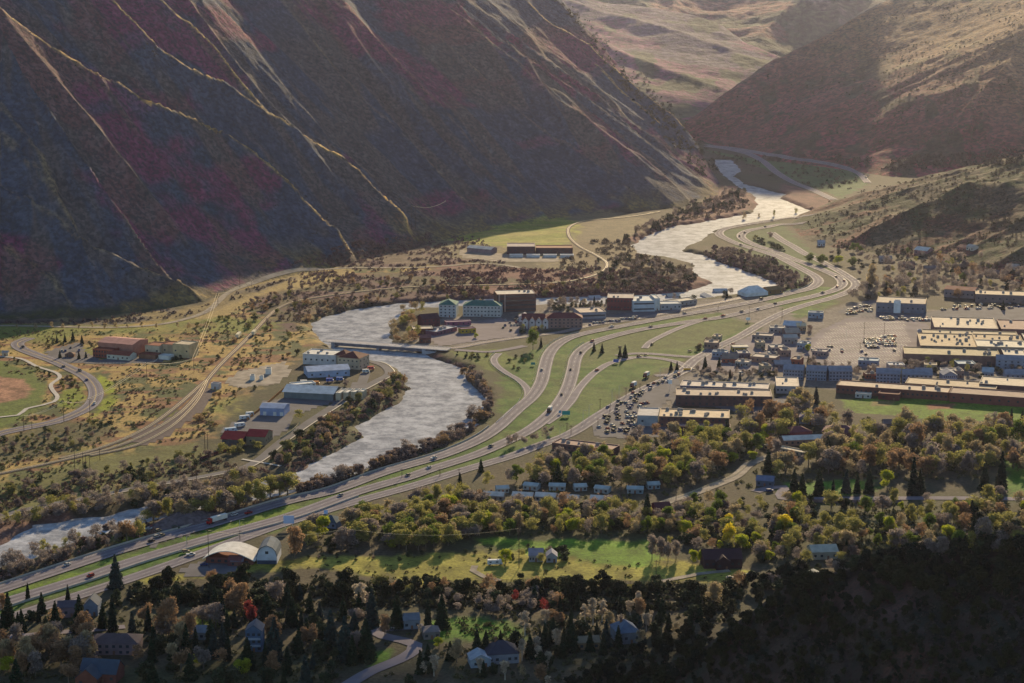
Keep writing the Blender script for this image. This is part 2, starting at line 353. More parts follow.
# ball field
zone([(-70,370),(0,362),(34,372),(46,388),(40,412),(0,430),(-70,436)], (.10,.13,.03), 4); zone([(-70,375),(0,377),(22,380),(32,390),(26,399),(0,404),(-70,408)], (.27,.14,.09), 3, var=.4)
zone([(100,376),(112,386),(116,402),(100,414),(92,418),(106,398),(98,382)], (.20,.23,.02), 3); zone([(60,392),(82,388),(86,400),(72,410),(58,408)], (.17,.20,.025), 3)
# yards and car parks of the town
zone([(560,300),(700,300),(760,296),(800,318),(860,300),(900,308),(1100,320),(1100,400),(860,392),(720,380),(640,425),(600,440),(690,365),(760,326),(720,312),(560,326),(480,345),(410,348),(440,318)], (.15,.13,.12), 6)
k = zone([(838,300),(850,244),(905,240),(1100,262),(1100,315),(905,305)], (.07,.062,.045), 6)
# mountains
def by(k): return (own == k)*1.0
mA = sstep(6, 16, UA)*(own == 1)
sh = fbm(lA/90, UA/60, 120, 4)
put(mA, (.064, .080, .120), .2); put(mA*sstep(.0, .55, sh+.5*sstep(80, 420, UA)-.2), (.18, .056, .10), .2)  # blue of the shade is mixed into the scrub and soil colours
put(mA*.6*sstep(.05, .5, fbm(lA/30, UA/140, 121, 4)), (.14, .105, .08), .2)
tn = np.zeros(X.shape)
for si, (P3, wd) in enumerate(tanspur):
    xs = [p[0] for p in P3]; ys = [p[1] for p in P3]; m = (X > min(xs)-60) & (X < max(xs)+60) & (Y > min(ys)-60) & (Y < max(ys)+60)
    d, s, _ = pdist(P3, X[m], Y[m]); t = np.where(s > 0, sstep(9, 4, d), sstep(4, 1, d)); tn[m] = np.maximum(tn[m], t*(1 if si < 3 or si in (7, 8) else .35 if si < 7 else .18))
tn = tn*(sstep(-.5, .1, nA+.4*nB+.25)); put(mA*tn, (.38, .26, .10), .3)  # tan grass crests, gold brightened to paint in the grazing sunlight
put(sstep(60, 0, UA)*sstep(-10, 6, UA)*by(1)*sstep(-.2, .3, nB), (.20, .145, .06))
mB = by(2); shB = fbm(X/80, Y/200, 130, 4)
put(mB, (.21, .090, .070), .3); put(mB*sstep(320, 60, UB)*.9, (.23, .055, .070), .3); put(mB*.85*sstep(.0, .4, fbm(X/26, Y/60, 131, 4)), (.05, .06, .035), .3)
put(mB*sstep(.1, .5, shB)*.7, (.20, .065, .055), .3); put(mB*sstep(600, 900, X+.35*(Y-3400))*.75, (.30, .19, .08), .3)  # last tint paints a golden sunbeam onto the right end
mC = by(3); put(mC, (.105, .085, .055), .3); put(mC*sstep(.05, .5, fbm(X/30, Y/50, 133, 4)), (.045, .06, .025), .3); put(mC*sstep(.15, .5, fbm(X/50, Y/40, 134, 4))*sstep(250,0,UC), (.15, .055, .045), .3)
put(mC*sstep(700, 1000, X)*0, (0,0,0))
mD = by(4); put(mD, (.115, .09, .115), .25); put(mD*sstep(-.15, .3, fbm(X/220, Y/160, 140, 4)), (.17, .065, .105), .25); put(mD*sstep(.05, .4, fbm(X/60, Y/140, 141, 4)), (.06, .075, .04), .3)  # mauve of hazy shade is put into the ridge colour
mF = by(5); put(mF, (.20, .165, .13), .35); put(mF*sstep(-.05, .3, fbm(X/160, Y/200, 142, 5)), (.10, .11, .06), .3); put(mF*sstep(.2, .5, fbm(X/220, Y/300, 143, 4)), (.24, .12, .09), .3)
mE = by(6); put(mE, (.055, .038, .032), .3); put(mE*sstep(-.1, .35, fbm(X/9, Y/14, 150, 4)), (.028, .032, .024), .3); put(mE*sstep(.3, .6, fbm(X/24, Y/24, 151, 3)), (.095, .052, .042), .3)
# wet gravel on the river banks and bed
put(sstep(-6, 0, ds)*by(0), (.11, .08, .065)); put(sstep(3, 7, ds)*by(0), (.05, .055, .04))

def ground_mat(name, nscale, bump, dist, speck=0, speckcol=(.03, .04, .02)):
    m = bpy.data.materials.new(name); m.use_nodes = True; t = m.node_tree; b = t.nodes['Principled BSDF']
    b.inputs['Roughness'].default_value = .95; b.inputs['Specular IOR Level'].default_value = .1
    at = t.nodes.new('ShaderNodeVertexColor'); at.layer_name = 'cover'
    g = t.nodes.new('ShaderNodeNewGeometry')
    nz = t.nodes.new('ShaderNodeTexNoise'); nz.inputs['Scale'].default_value = nscale; nz.inputs['Detail'].default_value = 5; nz.inputs['Roughness'].default_value = .65
    t.links.new(g.outputs['Position'], nz.inputs['Vector'])
    mr = t.nodes.new('ShaderNodeMapRange'); mr.inputs[1].default_value = .3; mr.inputs[2].default_value = .7; mr.inputs[3].default_value = .55; mr.inputs[4].default_value = 1.45
    t.links.new(nz.outputs[0], mr.inputs[0])
    mu = t.nodes.new('ShaderNodeVectorMath'); mu.operation = 'SCALE'; t.links.new(at.outputs[0], mu.inputs[0]); t.links.new(mr.outputs[0], mu.inputs[3])
    out = mu.outputs[0]
    if speck:
        vo = t.nodes.new('ShaderNodeTexNoise'); vo.inputs['Scale'].default_value = speck; vo.inputs['Detail'].default_value = 2; t.links.new(g.outputs['Position'], vo.inputs['Vector'])
        m2 = t.nodes.new('ShaderNodeMapRange'); m2.inputs[1].default_value = .50; m2.inputs[2].default_value = .58; t.links.new(vo.outputs[0], m2.inputs[0])
        m3 = t.nodes.new('ShaderNodeMath'); m3.operation = 'MULTIPLY'; m3.inputs[1].default_value = .6; t.links.new(m2.outputs[0], m3.inputs[0])
        mx = t.nodes.new('ShaderNodeMix'); mx.data_type = 'RGBA'; t.links.new(m3.outputs[0], mx.inputs[0]); t.links.new(out, mx.inputs[6]); mx.inputs[7].default_value = (*speckcol, 1); out = mx.outputs[2]
    t.links.new(out, b.inputs['Base Color'])
    bp = t.nodes.new('ShaderNodeBump'); bp.inputs['Strength'].default_value = bump; bp.inputs['Distance'].default_value = dist
    t.links.new(nz.outputs[0], bp.inputs['Height']); t.links.new(bp.outputs[0], b.inputs['Normal'])
    return m
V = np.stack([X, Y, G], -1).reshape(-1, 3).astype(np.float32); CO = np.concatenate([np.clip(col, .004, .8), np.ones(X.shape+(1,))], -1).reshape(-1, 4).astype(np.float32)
I = (np.arange(NT-1)[:, None]*NR+np.arange(NR-1)[None, :]); FQ = np.stack([I, I+NR, I+NR+1, I+1], -1).reshape(-1, 4)[:, ::-1]
ow = own[:-1, :-1].reshape(-1)
for k, (nm, args) in enumerate([('valley_floor', (.45, .5, .6)), ('left_mountain', (.17, .6, 4, .22, (.045,.05,.055))), ('right_mountain', (.10, .6, 6, .16, (.03,.04,.022))), ('low_hill', (.16, .6, 3, .25, (.025,.035,.02))),
      ('canyon_ridge', (.05, .6, 14, .07, (.05,.06,.04))), ('far_mountain', (.04, .7, 25, .05, (.06,.07,.04))), ('near_hillside', (.5, .6, .8, .5, (.03,.03,.022)))]):
    fq = FQ[ow == k]
    if not len(fq): continue
    u, inv = np.unique(fq.ravel(), return_inverse=True)
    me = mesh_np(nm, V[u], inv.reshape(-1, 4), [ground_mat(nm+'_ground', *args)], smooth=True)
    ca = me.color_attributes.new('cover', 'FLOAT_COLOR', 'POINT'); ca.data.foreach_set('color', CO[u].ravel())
    structure(link(nm, me))

# ------------------------------------------------------------------ the river
mw = bpy.data.materials.new('river_water'); mw.use_nodes = True; t = mw.node_tree; b = t.nodes['Principled BSDF']
b.inputs['Base Color'].default_value = (.16, .16, .15, 1); b.inputs['Roughness'].default_value = .55; b.inputs['Specular IOR Level'].default_value = .5; b.inputs['IOR'].default_value = 1.03
g = t.nodes.new('ShaderNodeNewGeometry'); n1 = t.nodes.new('ShaderNodeTexNoise'); n1.inputs['Scale'].default_value = .22; n1.inputs['Detail'].default_value = 6; n1.inputs['Roughness'].default_value = .65
t.links.new(g.outputs['Position'], n1.inputs['Vector'])
bp = t.nodes.new('ShaderNodeBump'); bp.inputs['Strength'].default_value = .7; bp.inputs['Distance'].default_value = .4; t.links.new(n1.outputs[0], bp.inputs['Height']); t.links.new(bp.outputs[0], b.inputs['Normal'])
n2 = t.nodes.new('ShaderNodeTexNoise'); n2.inputs['Scale'].default_value = .09; n2.inputs['Detail'].default_value = 7; n2.inputs['Roughness'].default_value = .75; t.links.new(g.outputs['Position'], n2.inputs['Vector'])
cr = t.nodes.new('ShaderNodeMapRange'); cr.inputs[1].default_value = .40; cr.inputs[2].default_value = .62; t.links.new(n2.outputs[0], cr.inputs[0])
mx = t.nodes.new('ShaderNodeMix'); mx.data_type = 'RGBA'; mx.inputs[6].default_value = (.22, .23, .26, 1); mx.inputs[7].default_value = (.50, .505, .54, 1)
t.links.new(cr.outputs[0], mx.inputs[0]); t.links.new(mx.outputs[2], b.inputs['Base Color'])
# a sheet at water level reaching just under both banks
in_riv = (ds > -11); keep = in_riv[:-1, :-1] | in_riv[1:, :-1] | in_riv[:-1, 1:] | in_riv[1:, 1:]
keep &= (X[:-1, :-1] > -900) & (Y[:-1, :-1] < 3900)
fq = FQ[keep.reshape(-1)]; u, inv = np.unique(fq.ravel(), return_inverse=True); vv = V[u].copy(); vv[:, 2] = WZ
structure(link('river', mesh_np('river', vv, inv.reshape(-1, 4), [mw], smooth=True)))
# ------------------------------------------------------------------ roads, rails, car parks (ribbons that follow the ground)
M_as = mat('asphalt', (.175, .155, .185), .95, .12, var=.12, scale=.08); M_asd = mat('asphalt_dark', (.115, .11, .125), .95, .12, var=.14, scale=.08)
M_conc = mat('concrete', (.42, .38, .34), .8, .3, var=.1, scale=.3); M_path = mat('path_concrete', (.40, .37, .34), .85, .2, var=.1, scale=.3)
M_dirt = mat('gravel_road', (.27, .23, .19), .95, .1, var=.28, scale=.12); M_line = mat('road_paint', (.55, .54, .50), .6, .3, var=.08); M_yel = mat('yellow_paint', (.65, .45, .08), .6, .3, var=.08)
M_ball = mat('rail_ballast', (.115, .088, .088), .95, .1, var=.2, scale=.5); M_glint = mat('rail_sun_glint', (.80, .62, .36), .5, .5, metal=0, var=.05); M_galv = mat('galvanised_glint', (.62, .60, .56), .5, .5, metal=0, var=.06)  # gold rails and pale guard rails: sun glint painted as matte base colour
M_lot = mat('parking_asphalt', (.17, .145, .165), .95, .12, var=.16, scale=.05)
def track(px, step=7):
    return catmull([P(*p)[:2] for p in px], step)
def offset(path, o):
    out = []
    for i, p in enumerate(path):
        a = np.array(path[max(i-1, 0)]); b = np.array(path[min(i+1, len(path)-1)]); d = (b-a)/(np.linalg.norm(b-a)+1e-9)
        out.append((p[0]-d[1]*o, p[1]+d[0]*o))
    return out                       # positive o = left of travel
def ribbon_data(path, wd, dz, z_extra=None):
    A = np.array(offset(path, wd/2)); B = np.array(offset(path, -wd/2)); M = (A+B)/2
    zs = [gz(q[:, 0], q[:, 1])+dz+(0 if z_extra is None else np.asarray(z_extra)) for q in (A, M, B)]
    V = np.concatenate([np.column_stack([q, z]) for q, z in zip((A, M, B), zs)]); n = len(A); f = []
    for k in (0, 1):
        for i in range(n-1): f.append((k*n+i, (k+1)*n+i, (k+1)*n+i+1, k*n+i+1))
    return V, np.array(f)
def ribbons(name, parts, m, z_extra=None):
    Vs, Fs, b = [], [], 0
    for path, wd, dz in parts:
        V, f = ribbon_data(path, wd, dz, z_extra); Vs.append(V); Fs.append(f+b); b += len(V)
    return structure(link(name, mesh_np(name, np.concatenate(Vs), np.concatenate(Fs), [m])))
def dashes(path, ln=3, gap=9, step=3):
    """cut a path into painted dashes"""
    p = catmull(path, step) if False else path; out = []; acc = 0; cur = []
    for i in range(len(p)-1):
        a = np.array(p[i]); b = np.array(p[i+1]); L = np.linalg.norm(b-a)
        if i % 2 == 0: out.append([tuple(a), tuple(a+(b-a)*.75)])
    return out
M_wear = mat('worn_asphalt', (.125, .115, .14), .95, .12, var=.2, scale=.06)
def road(name, px, wd, m=None, lines=True, yellow=False, dz=.3, step=7, lanes=2, kerb=False):
    p = track(px, step); ribbons(name, [(p, wd, dz)], m or M_as)
    if name in ('highway', 'side_road', 'school_road'):
        ribbons('road_wear', [(offset(p, o_), 1.5, dz+.03) for o_ in (-wd*.17-.3, wd*.17+.3)], M_wear)
    if lines:
        parts = [(offset(p, wd/2-1.0), .14, dz+.06), (offset(p, -wd/2+1.0), .14, dz+.06)]
        ribbons('lane_marking', parts, M_line)
        if yellow: ribbons('centre_marking', [(offset(p, .2), .18, dz+.06), (offset(p, -.2), .18, dz+.06)], M_yel)
        else:
            for k in range(1, lanes):
                o = -wd/2+1.8+(wd-3.6)*k/lanes; d = dashes(offset(p, o))
                ribbons('lane_marking', [(q, .13, dz+.06) for q in d], M_line)
    if kerb:
        for s_ in (1, -1):
            q = offset(p, s_*(wd/2+.1)); kb = MB()
            for i in range(len(q)-1):
                a, b = q[i], q[i+1]; za, zb = float(gz(*a))+dz, float(gz(*b))+dz; a2 = offset(p, s_*(wd/2+.4))[i] if False else None
            ribbons('kerb', [(q, .3, dz+.12)], M_conc)
    return p
wb_px = [(-60,612),(0,590),(60,570),(130,547.5),(208,525.5),(290,501),(328,492.5),(386,472),(445,454.6),(480,439.5),(498,427.5),(516,411),(532,397),(541,383),(545,367),(549,354.5),(557,345),(571,337.5),(590,332.5),(613,328),(640,323),(670,317.3),(720,308.5),(763,300),(790,293.5),(810,288.6),(818.5,282),(815,276.5),(806,271.3),(794,265),(778,257),(760,251),(745,246.5),(728,240),(719.5,234.8),(721,230.6),(731,227.4),(763,222),(792,217.6),(815,214.5)]
eb_px = [(-60,626),(0,604.5),(88,577),(130,562.5),(208,539),(290,516.3),(357,492.5),(410,477),(431,469.5),(475,455.5),(504,443),(530,430),(550,414),(561.5,400),(568,387.5),(572.5,372.5),(576,357.8),(582,350),(594,342.5),(613,336.3),(640,330),(670,325),(693,321.4),(720,317.8),(756,309.6),(781,303.6),(812,296.8),(834,290.5),(842.5,284.3),(838,277.6),(825,271.3),(810,265.5),(794,259.5),(773.5,251.3),(757,246),(745.5,241),(741,236),(748,231),(763,228),(785,224.5),(805,223)]
WB = road('highway', wb_px, 11.5, lanes=2, dz=.45); EB = road('highway', eb_px, 11.5, lanes=2, dz=.45)
road('road', [(706,146.5),(724,149),(747,154),(762,161),(777,173),(794,183),(812,190),(834,200)], 13, dz=.6)
road('road', [(706,145),(724,147.5),(753,152),(770,155),(788,158),(816,162),(841,167),(857,173),(868,183)], 11, dz=.6)
road('side_road', [(771,232.5),(781.5,240),(794,247),(803,252.7),(819,260.5),(846,275.5),(856,284),(850,291),(832,298),(810,304),(788,311),(763,323),(739,337),(716,348),(695,360),(684,370),(672,377),(651,386),(628,398),(600,415),(568,435),(538,446),(512,456),(463,470.5),(410,487),(350,503.5),(274,527),(218,547.5),(150,572),(90,592),(0,621),(-60,640)], 11, M_as)
road('slip_road', [(499,353.5),(494,359),(496,365),(506,373),(518,380),(527,389),(527.5,398),(522,408)], 6.5, lanes=1)
road('slip_road', [(545,424),(558,415),(571,401.5),(580,387.5),(596,371.7),(613,362.3),(634,357.8)], 7.5, lanes=1)
road('slip_road', [(644.6,348.5),(650,342.5),(657,338.5),(676,329.6),(696,322.5),(712,318.5)], 7, lanes=1)
road('connecting_road', [(617,356),(630,354),(647,353.7),(670,355.6),(694,357),(708,352)], 8, lanes=1)
road('connecting_road', [(619,357.8),(647,357.6),(668,360),(681,364),(688,369),(680,373.5),(655,376)], 8, lanes=1)
road('frontage_road', [(431,349),(455,348),(480,343.5),(520,337.5),(560,332.4),(591,325.4),(623,321),(654,315.5),(690,308),(720,302.5),(745,297)], 8, yellow=True)
road('frontage_road', [(455,350),(489,352),(505,350),(525,346)], 8, M_as, lines=False)
river_road = road('river_road', [(-40,530),(10,514),(53,504),(94,497),(133,489),(176,481.5),(212,475),(242,468.5),(259,460),(278,444.5),(298,430),(325,412),(357,391.8),(378,380.5),(389,374.3),(384,366),(372,361.5)], 7.5, M_asd, lines=False)
ribbons('bank_kerb', [(offset(river_road, -4.6), .9, .75)], M_conc)
gravel = road('gravel_road', [(-60,327),(0,325.8),(60,327),(117,327.5),(160,324.5),(190,318),(207,311.5),(217,303),(230,292),(252,283.4),(278,274.5),(307,269.5),(350,268),(413,267.8),(450,265.8),(474,263.8),(498,264.5),(520,268)], 6.5, M_dirt, lines=False, dz=.35)
school_road = road('school_road', [(-60,452),(0,433.7),(23.5,428.5),(55,422),(75,414.5),(88,407.5),(95,399),(95,388),(86,377),(70,368.6),(52,360.5),(31,353),(20,348),(18,343),(30,338)], 12, yellow=True)
ribbons('footpath', [(track([(-60,357.5),(0,357),(19,358.6),(37.6,367),(56,373),(60,377.5),(51,385),(53,391),(57.5,397),(54,402),(42,405.5),(26.6,409),(18,415.5),(0,417.5),(-60,418)]), 3.4, .4)], M_path)
ribbons('footpath', [(track([(242,459.5),(262,463),(281,466.5)]), 2.6, .4)], M_path)
road('residential_road', [(340,690),(372,671),(397,661),(414,651),(415,645),(404,641),(384,636.5),(375,632.5),(385,629),(404,628),(424,626.5)], 8, M_as, lines=False)
road('residential_road', [(-30,640),(29,635.5),(59,632.6),(85,631),(125,627)], 6, M_as, lines=False)
road('driveway', [(475,566),(473,571),(484,577),(500,581)], 4, M_dirt, lines=False); road('driveway', [(655,583),(680,578),(700,574),(730,571)], 4.5, M_dirt, lines=False)
road('residential_road', [(660,505),(671,500.5),(690,495),(714,486),(735,477),(750,464),(765,458),(800,452)], 8, M_dirt, lines=False)
road('residential_road', [(755,492),(770,488),(784,487),(783,498.5),(830,499),(900,498.5),(967,498.5),(1060,500)], 8, M_as, lines=False)
def pad(name, px, m, dz=.22, n=14):
    """paved yard following the ground: polygon filled with a fine grid"""
    pl = [P(*p)[:2] for p in px]; xs = [p[0] for p in pl]; ys = [p[1] for p in pl]; s_ = 4.0
    gx, gy = np.meshgrid(np.arange(min(xs), max(xs)+s_, s_), np.arange(min(ys), max(ys)+s_, s_), indexing='ij')
    ins = sdpoly(pl, gx[:-1, :-1]+s_/2, gy[:-1, :-1]+s_/2) > -.5
    nx, ny = gx.shape; I_ = np.arange(nx-1)[:, None]*ny+np.arange(ny-1)[None]; f = np.stack([I_, I_+ny, I_+ny+1, I_+1], -1)[ins]
    u_, iv = np.unique(f.ravel(), return_inverse=True); VV = np.column_stack([gx.ravel(), gy.ravel(), gz(gx.ravel(), gy.ravel())+dz])[u_]
    return structure(link(name, mesh_np(name, VV, iv.reshape(-1, 4), [m])))
mall_lot = pad('car_park', [(803,357),(806,342),(822,330),(848,318),(870,315),(905,318),(930,326),(922,345),(905,362),(880,368),(830,368)], M_lot)
la = [P(812, 347)[:2], P(905, 345)[:2]]; ang_ = math.atan2(la[1][1]-la[0][1], la[1][0]-la[0][0]); lotp = [P(*p)[:2] for p in [(808,355),(812,342),(826,331),(850,320),(905,320),(915,340),(895,364),(832,366)]]; bays = []
for j in range(-9, 10):
    for i in range(-40, 41):
        x = la[0][0]+(i+30)*2.8*math.cos(ang_)-(j*15)*math.sin(ang_); y = la[0][1]+(i+30)*2.8*math.sin(ang_)+(j*15)*math.cos(ang_)
        if sdpoly(lotp, np.array([x]), np.array([y]))[0] > 3: bays.append(([(x+5*math.sin(ang_), y-5*math.cos(ang_)), (x-5*math.sin(ang_), y+5*math.cos(ang_))], .14, .32))
ribbons('bay_marking', bays, M_line)
pad('car_park', [(838,312),(860,302),(880,300),(876,312),(905,315),(960,308),(1040,306),(1040,322),(950,320),(905,322),(860,318)], M_asd)
pad('car_park', [(592,424),(612,408),(650,386),(680,378),(676,392),(660,408),(650,418),(680,432),(640,440),(596,436)], M_asd)
pad('car_park', [(672,397),(772,400),(790,394),(790,404),(770,414),(735,412),(720,408),(672,404)], M_asd)
pad('car_park', [(860,384),(1060,377),(1060,384),(990,386),(930,392),(850,392)], M_asd)
pad('car_park', [(700,360),(730,345),(760,332),(800,330),(800,372),(740,372),(700,372)], M_lot)
pad('car_park', [(560,322),(620,314),(690,305),(690,310),(640,317),(580,326)], M_asd); pad('car_park', [(430,340),(440,328),(500,318),(520,322),(520,336),(470,342),(440,346)], M_lot)
pad('car_park', [(46,352),(80,342),(84,352),(100,360),(150,357),(170,350),(188,345),(185,354),(160,362),(110,364),(70,363),(50,358)], M_asd)
pad('car_park', [(150,548),(165,520),(180,524),(240,512),(262,506),(262,510),(180,537),(160,543),(156,546)], M_asd)
pad('car_park', [(180,570),(200,562),(240,560),(236,572),(190,577)], M_asd); pad('car_park', [(222,430),(250,414),(290,404),(296,412),(284,432),(262,444),(230,446)], M_asd)
pad('car_park', [(262,402),(288,398),(350,388),(365,372),(372,372),(360,392),(300,414),(262,416)], M_asd); pad('gravel_yard', [(225,383),(238,372),(285,362),(290,372),(278,384),(240,388)], M_dirt)
pad('gravel_yard', [(460,250),(505,254),(562,258),(556,262),(500,262),(462,258)], M_dirt)
pad('gravel_yard', [(132,436),(160,424),(200,400),(209,388),(216,392),(200,412),(165,438),(140,447)], M_ball)
# tyre-worn yard floor beside the junction
# railway
def railway(px, first=True):
    p = track(px, 8); V, f = ribbon_data(p, 5.2, .35); structure(link('rail_bed', mesh_np('rail_bed', V, f, [M_ball])))
    mb = MB()
    for o in (.75, -.75):
        q = offset(p, o); A = offset(p, o+.14); B = offset(p, o-.14)
        vs = []; fs = []
        for i in range(len(q)):
            z = float(gz(*q[i]))+.42; vs += [(A[i][0], A[i][1], z), (A[i][0], A[i][1], z+.28), (B[i][0], B[i][1], z+.28), (B[i][0], B[i][1], z)]
            if i: a = 4*(i-1); b_ = 4*i; fs += [(a, b_, b_+1, a+1), (a+1, b_+1, b_+2, a+2), (a+2, b_+2, b_+3, a+3)]
        mb.add(vs, fs)
    o = mb.build('railway_rails', M_glint); structure(o); return p
rail_main = [(-60,488),(0,474),(31,467.5),(78,457),(110,449),(138,438.5),(160,427),(180,413.5),(196,397),(207,381),(222,363.5),(240,346),(257.6,328),(268,317),(279,308),(296,301.5),(328,296),(372,290.5),(416,287),(470,285.5),(520,284.5),(565,282),(598,274),(607,264),(597,256),(580,247),(569,236),(571,226),(586,221),(626,217.5),(660,212)]
railway(rail_main)
railway([(60,459),(95,450),(125,439),(148,427.5),(170,412),(184,400.5),(198,388),(206,381)])
railway([(90,456),(130,447.5),(150,439.5),(172,426.5),(189,411),(198,400),(203,391),(207.5,380)])
# ------------------------------------------------------------------ buildings
_m = {}
def wm(rgb, kind='wall'):
    k = (tuple(rgb), kind)
    if k not in _m: _m[k] = mat('painted_'+kind, tuple(c*(.72 if kind == 'roof' else .85) for c in rgb), .85, .12, var=.14, scale=.25)
    return _m[k]
M_win = mat('window_glass', (.045, .055, .07), .12, .6, var=.1); M_dark = mat('dark_trim', (.06, .05, .05), .7); M_unit = mat('unit_metal', (.26, .25, .25), .9, .1)
WHT = (.72,.72,.70); CRM = (.62,.52,.38); TANW = (.48,.36,.24); BRN = (.24,.13,.09); REDB = (.30,.09,.06); GRY = (.36,.37,.40); BLU = (.30,.38,.52); DK = (.10,.09,.09)
LANDMARK = []; THINGS = []
def prep(p1, p2):
    a = Vector(P(*p1)); b = Vector(P(*p2)); d = (b-a); d.z = 0; L = d.length; yaw = math.atan2(d.y, d.x); return a, b, L, yaw
def root(name, label, cat, loc, yaw=0, group=None):
    o = bpy.data.objects.new(name, None); C.objects.link(o); o.location = loc; o.rotation_euler = (0, 0, yaw); o['label'] = label; o['category'] = cat
    o.empty_display_size = 1
    if group: o['group'] = group
    return o
def block(r, x0, y0, L, D, h, wall, roof, kind='flat', floors=1, nw=0, z0=-1.5, over=.4, rise=None, axis='x', side_w=0, band=False, door=True, chim=False, units=0, wh=1.4, roofname='roof', trim=None):
    """one volume of a building: wall, roof, its windows and door; the front is at y0"""
    W = wm(wall); RM = wm(roof, 'roof'); mb = MB()
    if kind == 'flat':
        t = .35
        for bx in ((x0, x0+L, y0, y0+t), (x0, x0+L, y0+D-t, y0+D), (x0, x0+t, y0+t, y0+D-t), (x0+L-t, x0+L, y0+t, y0+D-t)): mb.box(*bx, z0, h)
        wl_ = mb.build('wall', W, r); rf = MB().box(x0+t, x0+L-t, y0+t, y0+D-t, h-1.0, h-.35).build(roofname, RM, r)
        cp = MB()
        for bx in ((x0-.1, x0+L+.1, y0-.1, y0+t+.1), (x0-.1, x0+L+.1, y0+D-t-.1, y0+D+.1), (x0-.1, x0+t+.1, y0+t+.1, y0+D-t-.1), (x0+L-t-.1, x0+L+.1, y0+t+.1, y0+D-t-.1)): cp.box(*bx, h+.003, h+.25)
        cp.build('parapet_cap', wm(trim or roof, 'roof'), r)
    else:
        rise = rise or .22*(D if axis == 'x' else L)
        if axis == 'x':
            mb.xprism([(y0, z0), (y0+D, z0), (y0+D, h), (y0+D/2, h+rise), (y0, h)], x0, x0+L)
            if kind == 'hip': mb = MB().box(x0, x0+L, y0, y0+D, z0, h)
        else: mb.prism([(x0, z0), (x0+L, z0), (x0+L, h), (x0+L/2, h+rise), (x0, h)], y0, y0+D)
        wl_ = mb.build('wall', W, r); rb = MB(); o = over; t = .25
        if kind == 'hip':
            e = min(D, L)/2; X0, X1, Y0, Y1 = x0-o, x0+L+o, y0-o, y0+D+o
            rb.add([(X0,Y0,h),(X1,Y0,h),(X1,Y1,h),(X0,Y1,h),(X0+e,(Y0+Y1)/2,h+rise),(X1-e,(Y0+Y1)/2,h+rise)] if L >= D else [(X0,Y0,h),(X1,Y0,h),(X1,Y1,h),(X0,Y1,h),((X0+X1)/2,Y0+e,h+rise),((X0+X1)/2,Y1-e,h+rise)],
                   [(0,1,5,4),(1,2,5),(2,3,4,5),(3,0,4),(3,2,1,0)] if L >= D else [(0,1,4),(1,2,5,4),(2,3,5),(3,0,4,5),(3,2,1,0)])
        elif axis == 'x':
            s_ = rise/(D/2); rb.xprism([(y0-o, h-o*s_+.02), (y0+D/2, h+rise+.02), (y0+D+o, h-o*s_+.02), (y0+D+o, h-o*s_+t), (y0+D/2, h+rise+t), (y0-o, h-o*s_+t)], x0-o, x0+L+o)
        else:
            s_ = rise/(L/2); rb.prism([(x0-o, h-o*s_+.02), (x0+L/2, h+rise+.02), (x0+L+o, h-o*s_+.02), (x0+L+o, h-o*s_+t), (x0+L/2, h+rise+t), (x0-o, h-o*s_+t)], y0-o, y0+D+o)
        rf = rb.build(roofname, RM, r)
        if chim: MB().box(x0+L*.3, x0+L*.3+1.1, y0+D*.55, y0+D*.55+1.1, h, h+rise+1.2).build('chimney', wm(BRN), rf)
    fh = h/floors
    for fl_ in range(floors):
        zc_ = fh*fl_+fh*.5; hh = min(wh, fh*.5)
        if band: MB().box(x0+1, x0+L-1, y0-.06, y0-.005, zc_-hh/2, zc_+hh/2).build('window_band', M_win, r)
        else:
            for k in range(nw):
                c = x0+L*(k+.5)/nw; ww = min(1.5, L/nw*.55)/2
                if door and fl_ == 0 and k == nw//2: MB().box(c-.6, c+.6, y0-.08, y0-.01, 0, 2.2).build('door', wm(BRN), r); continue
                MB().box(c-ww, c+ww, y0-.07, y0-.006, zc_-hh/2, zc_+hh/2).build('window', M_win, r)
        for k in range(side_w):
            c = y0+D*(k+.5)/side_w
            for xx in ((x0-.07, x0-.006), (x0+L+.006, x0+L+.07)): MB().box(xx[0], xx[1], c-.7, c+.7, zc_-hh/2, zc_+hh/2).build('window', M_win, r)
    u = random.Random(int(L*100+D*10))
    for k in range(units):
        ux = x0+2+u.random()*(L-6); uy = y0+2+u.random()*max(1, D-6); s_ = .8+u.random()*1.0
        q = MB().box(ux, ux+1.6*s_, uy, uy+1.3*s_, h-.35, h-.35+1.1*s_); q.box(ux+.3, ux+1.3*s_, uy+.3, uy+1.0*s_, h-.35+1.1*s_, h-.35+1.3*s_).build('rooftop_unit', M_unit, r)
    return wl_
def bld(name, label, p1, p2, D, h, wall, roof, cat='building', mark=None, **k):
    a, b, L, yaw = prep(p1, p2); r = root(name, label, cat, (a.x, a.y, min(a.z, b.z)), yaw, k.pop('group', None))
    block(r, 0, 0, L, D, h, wall, roof, **k)
    if mark: LANDMARK.append((mark, (p1[0]+p2[0])/2, (p1[1]+p2[1])/2-6))
    r['_L'] = L; return r
def bare(r): 
    L = r['_L']; del r['_L']; return L
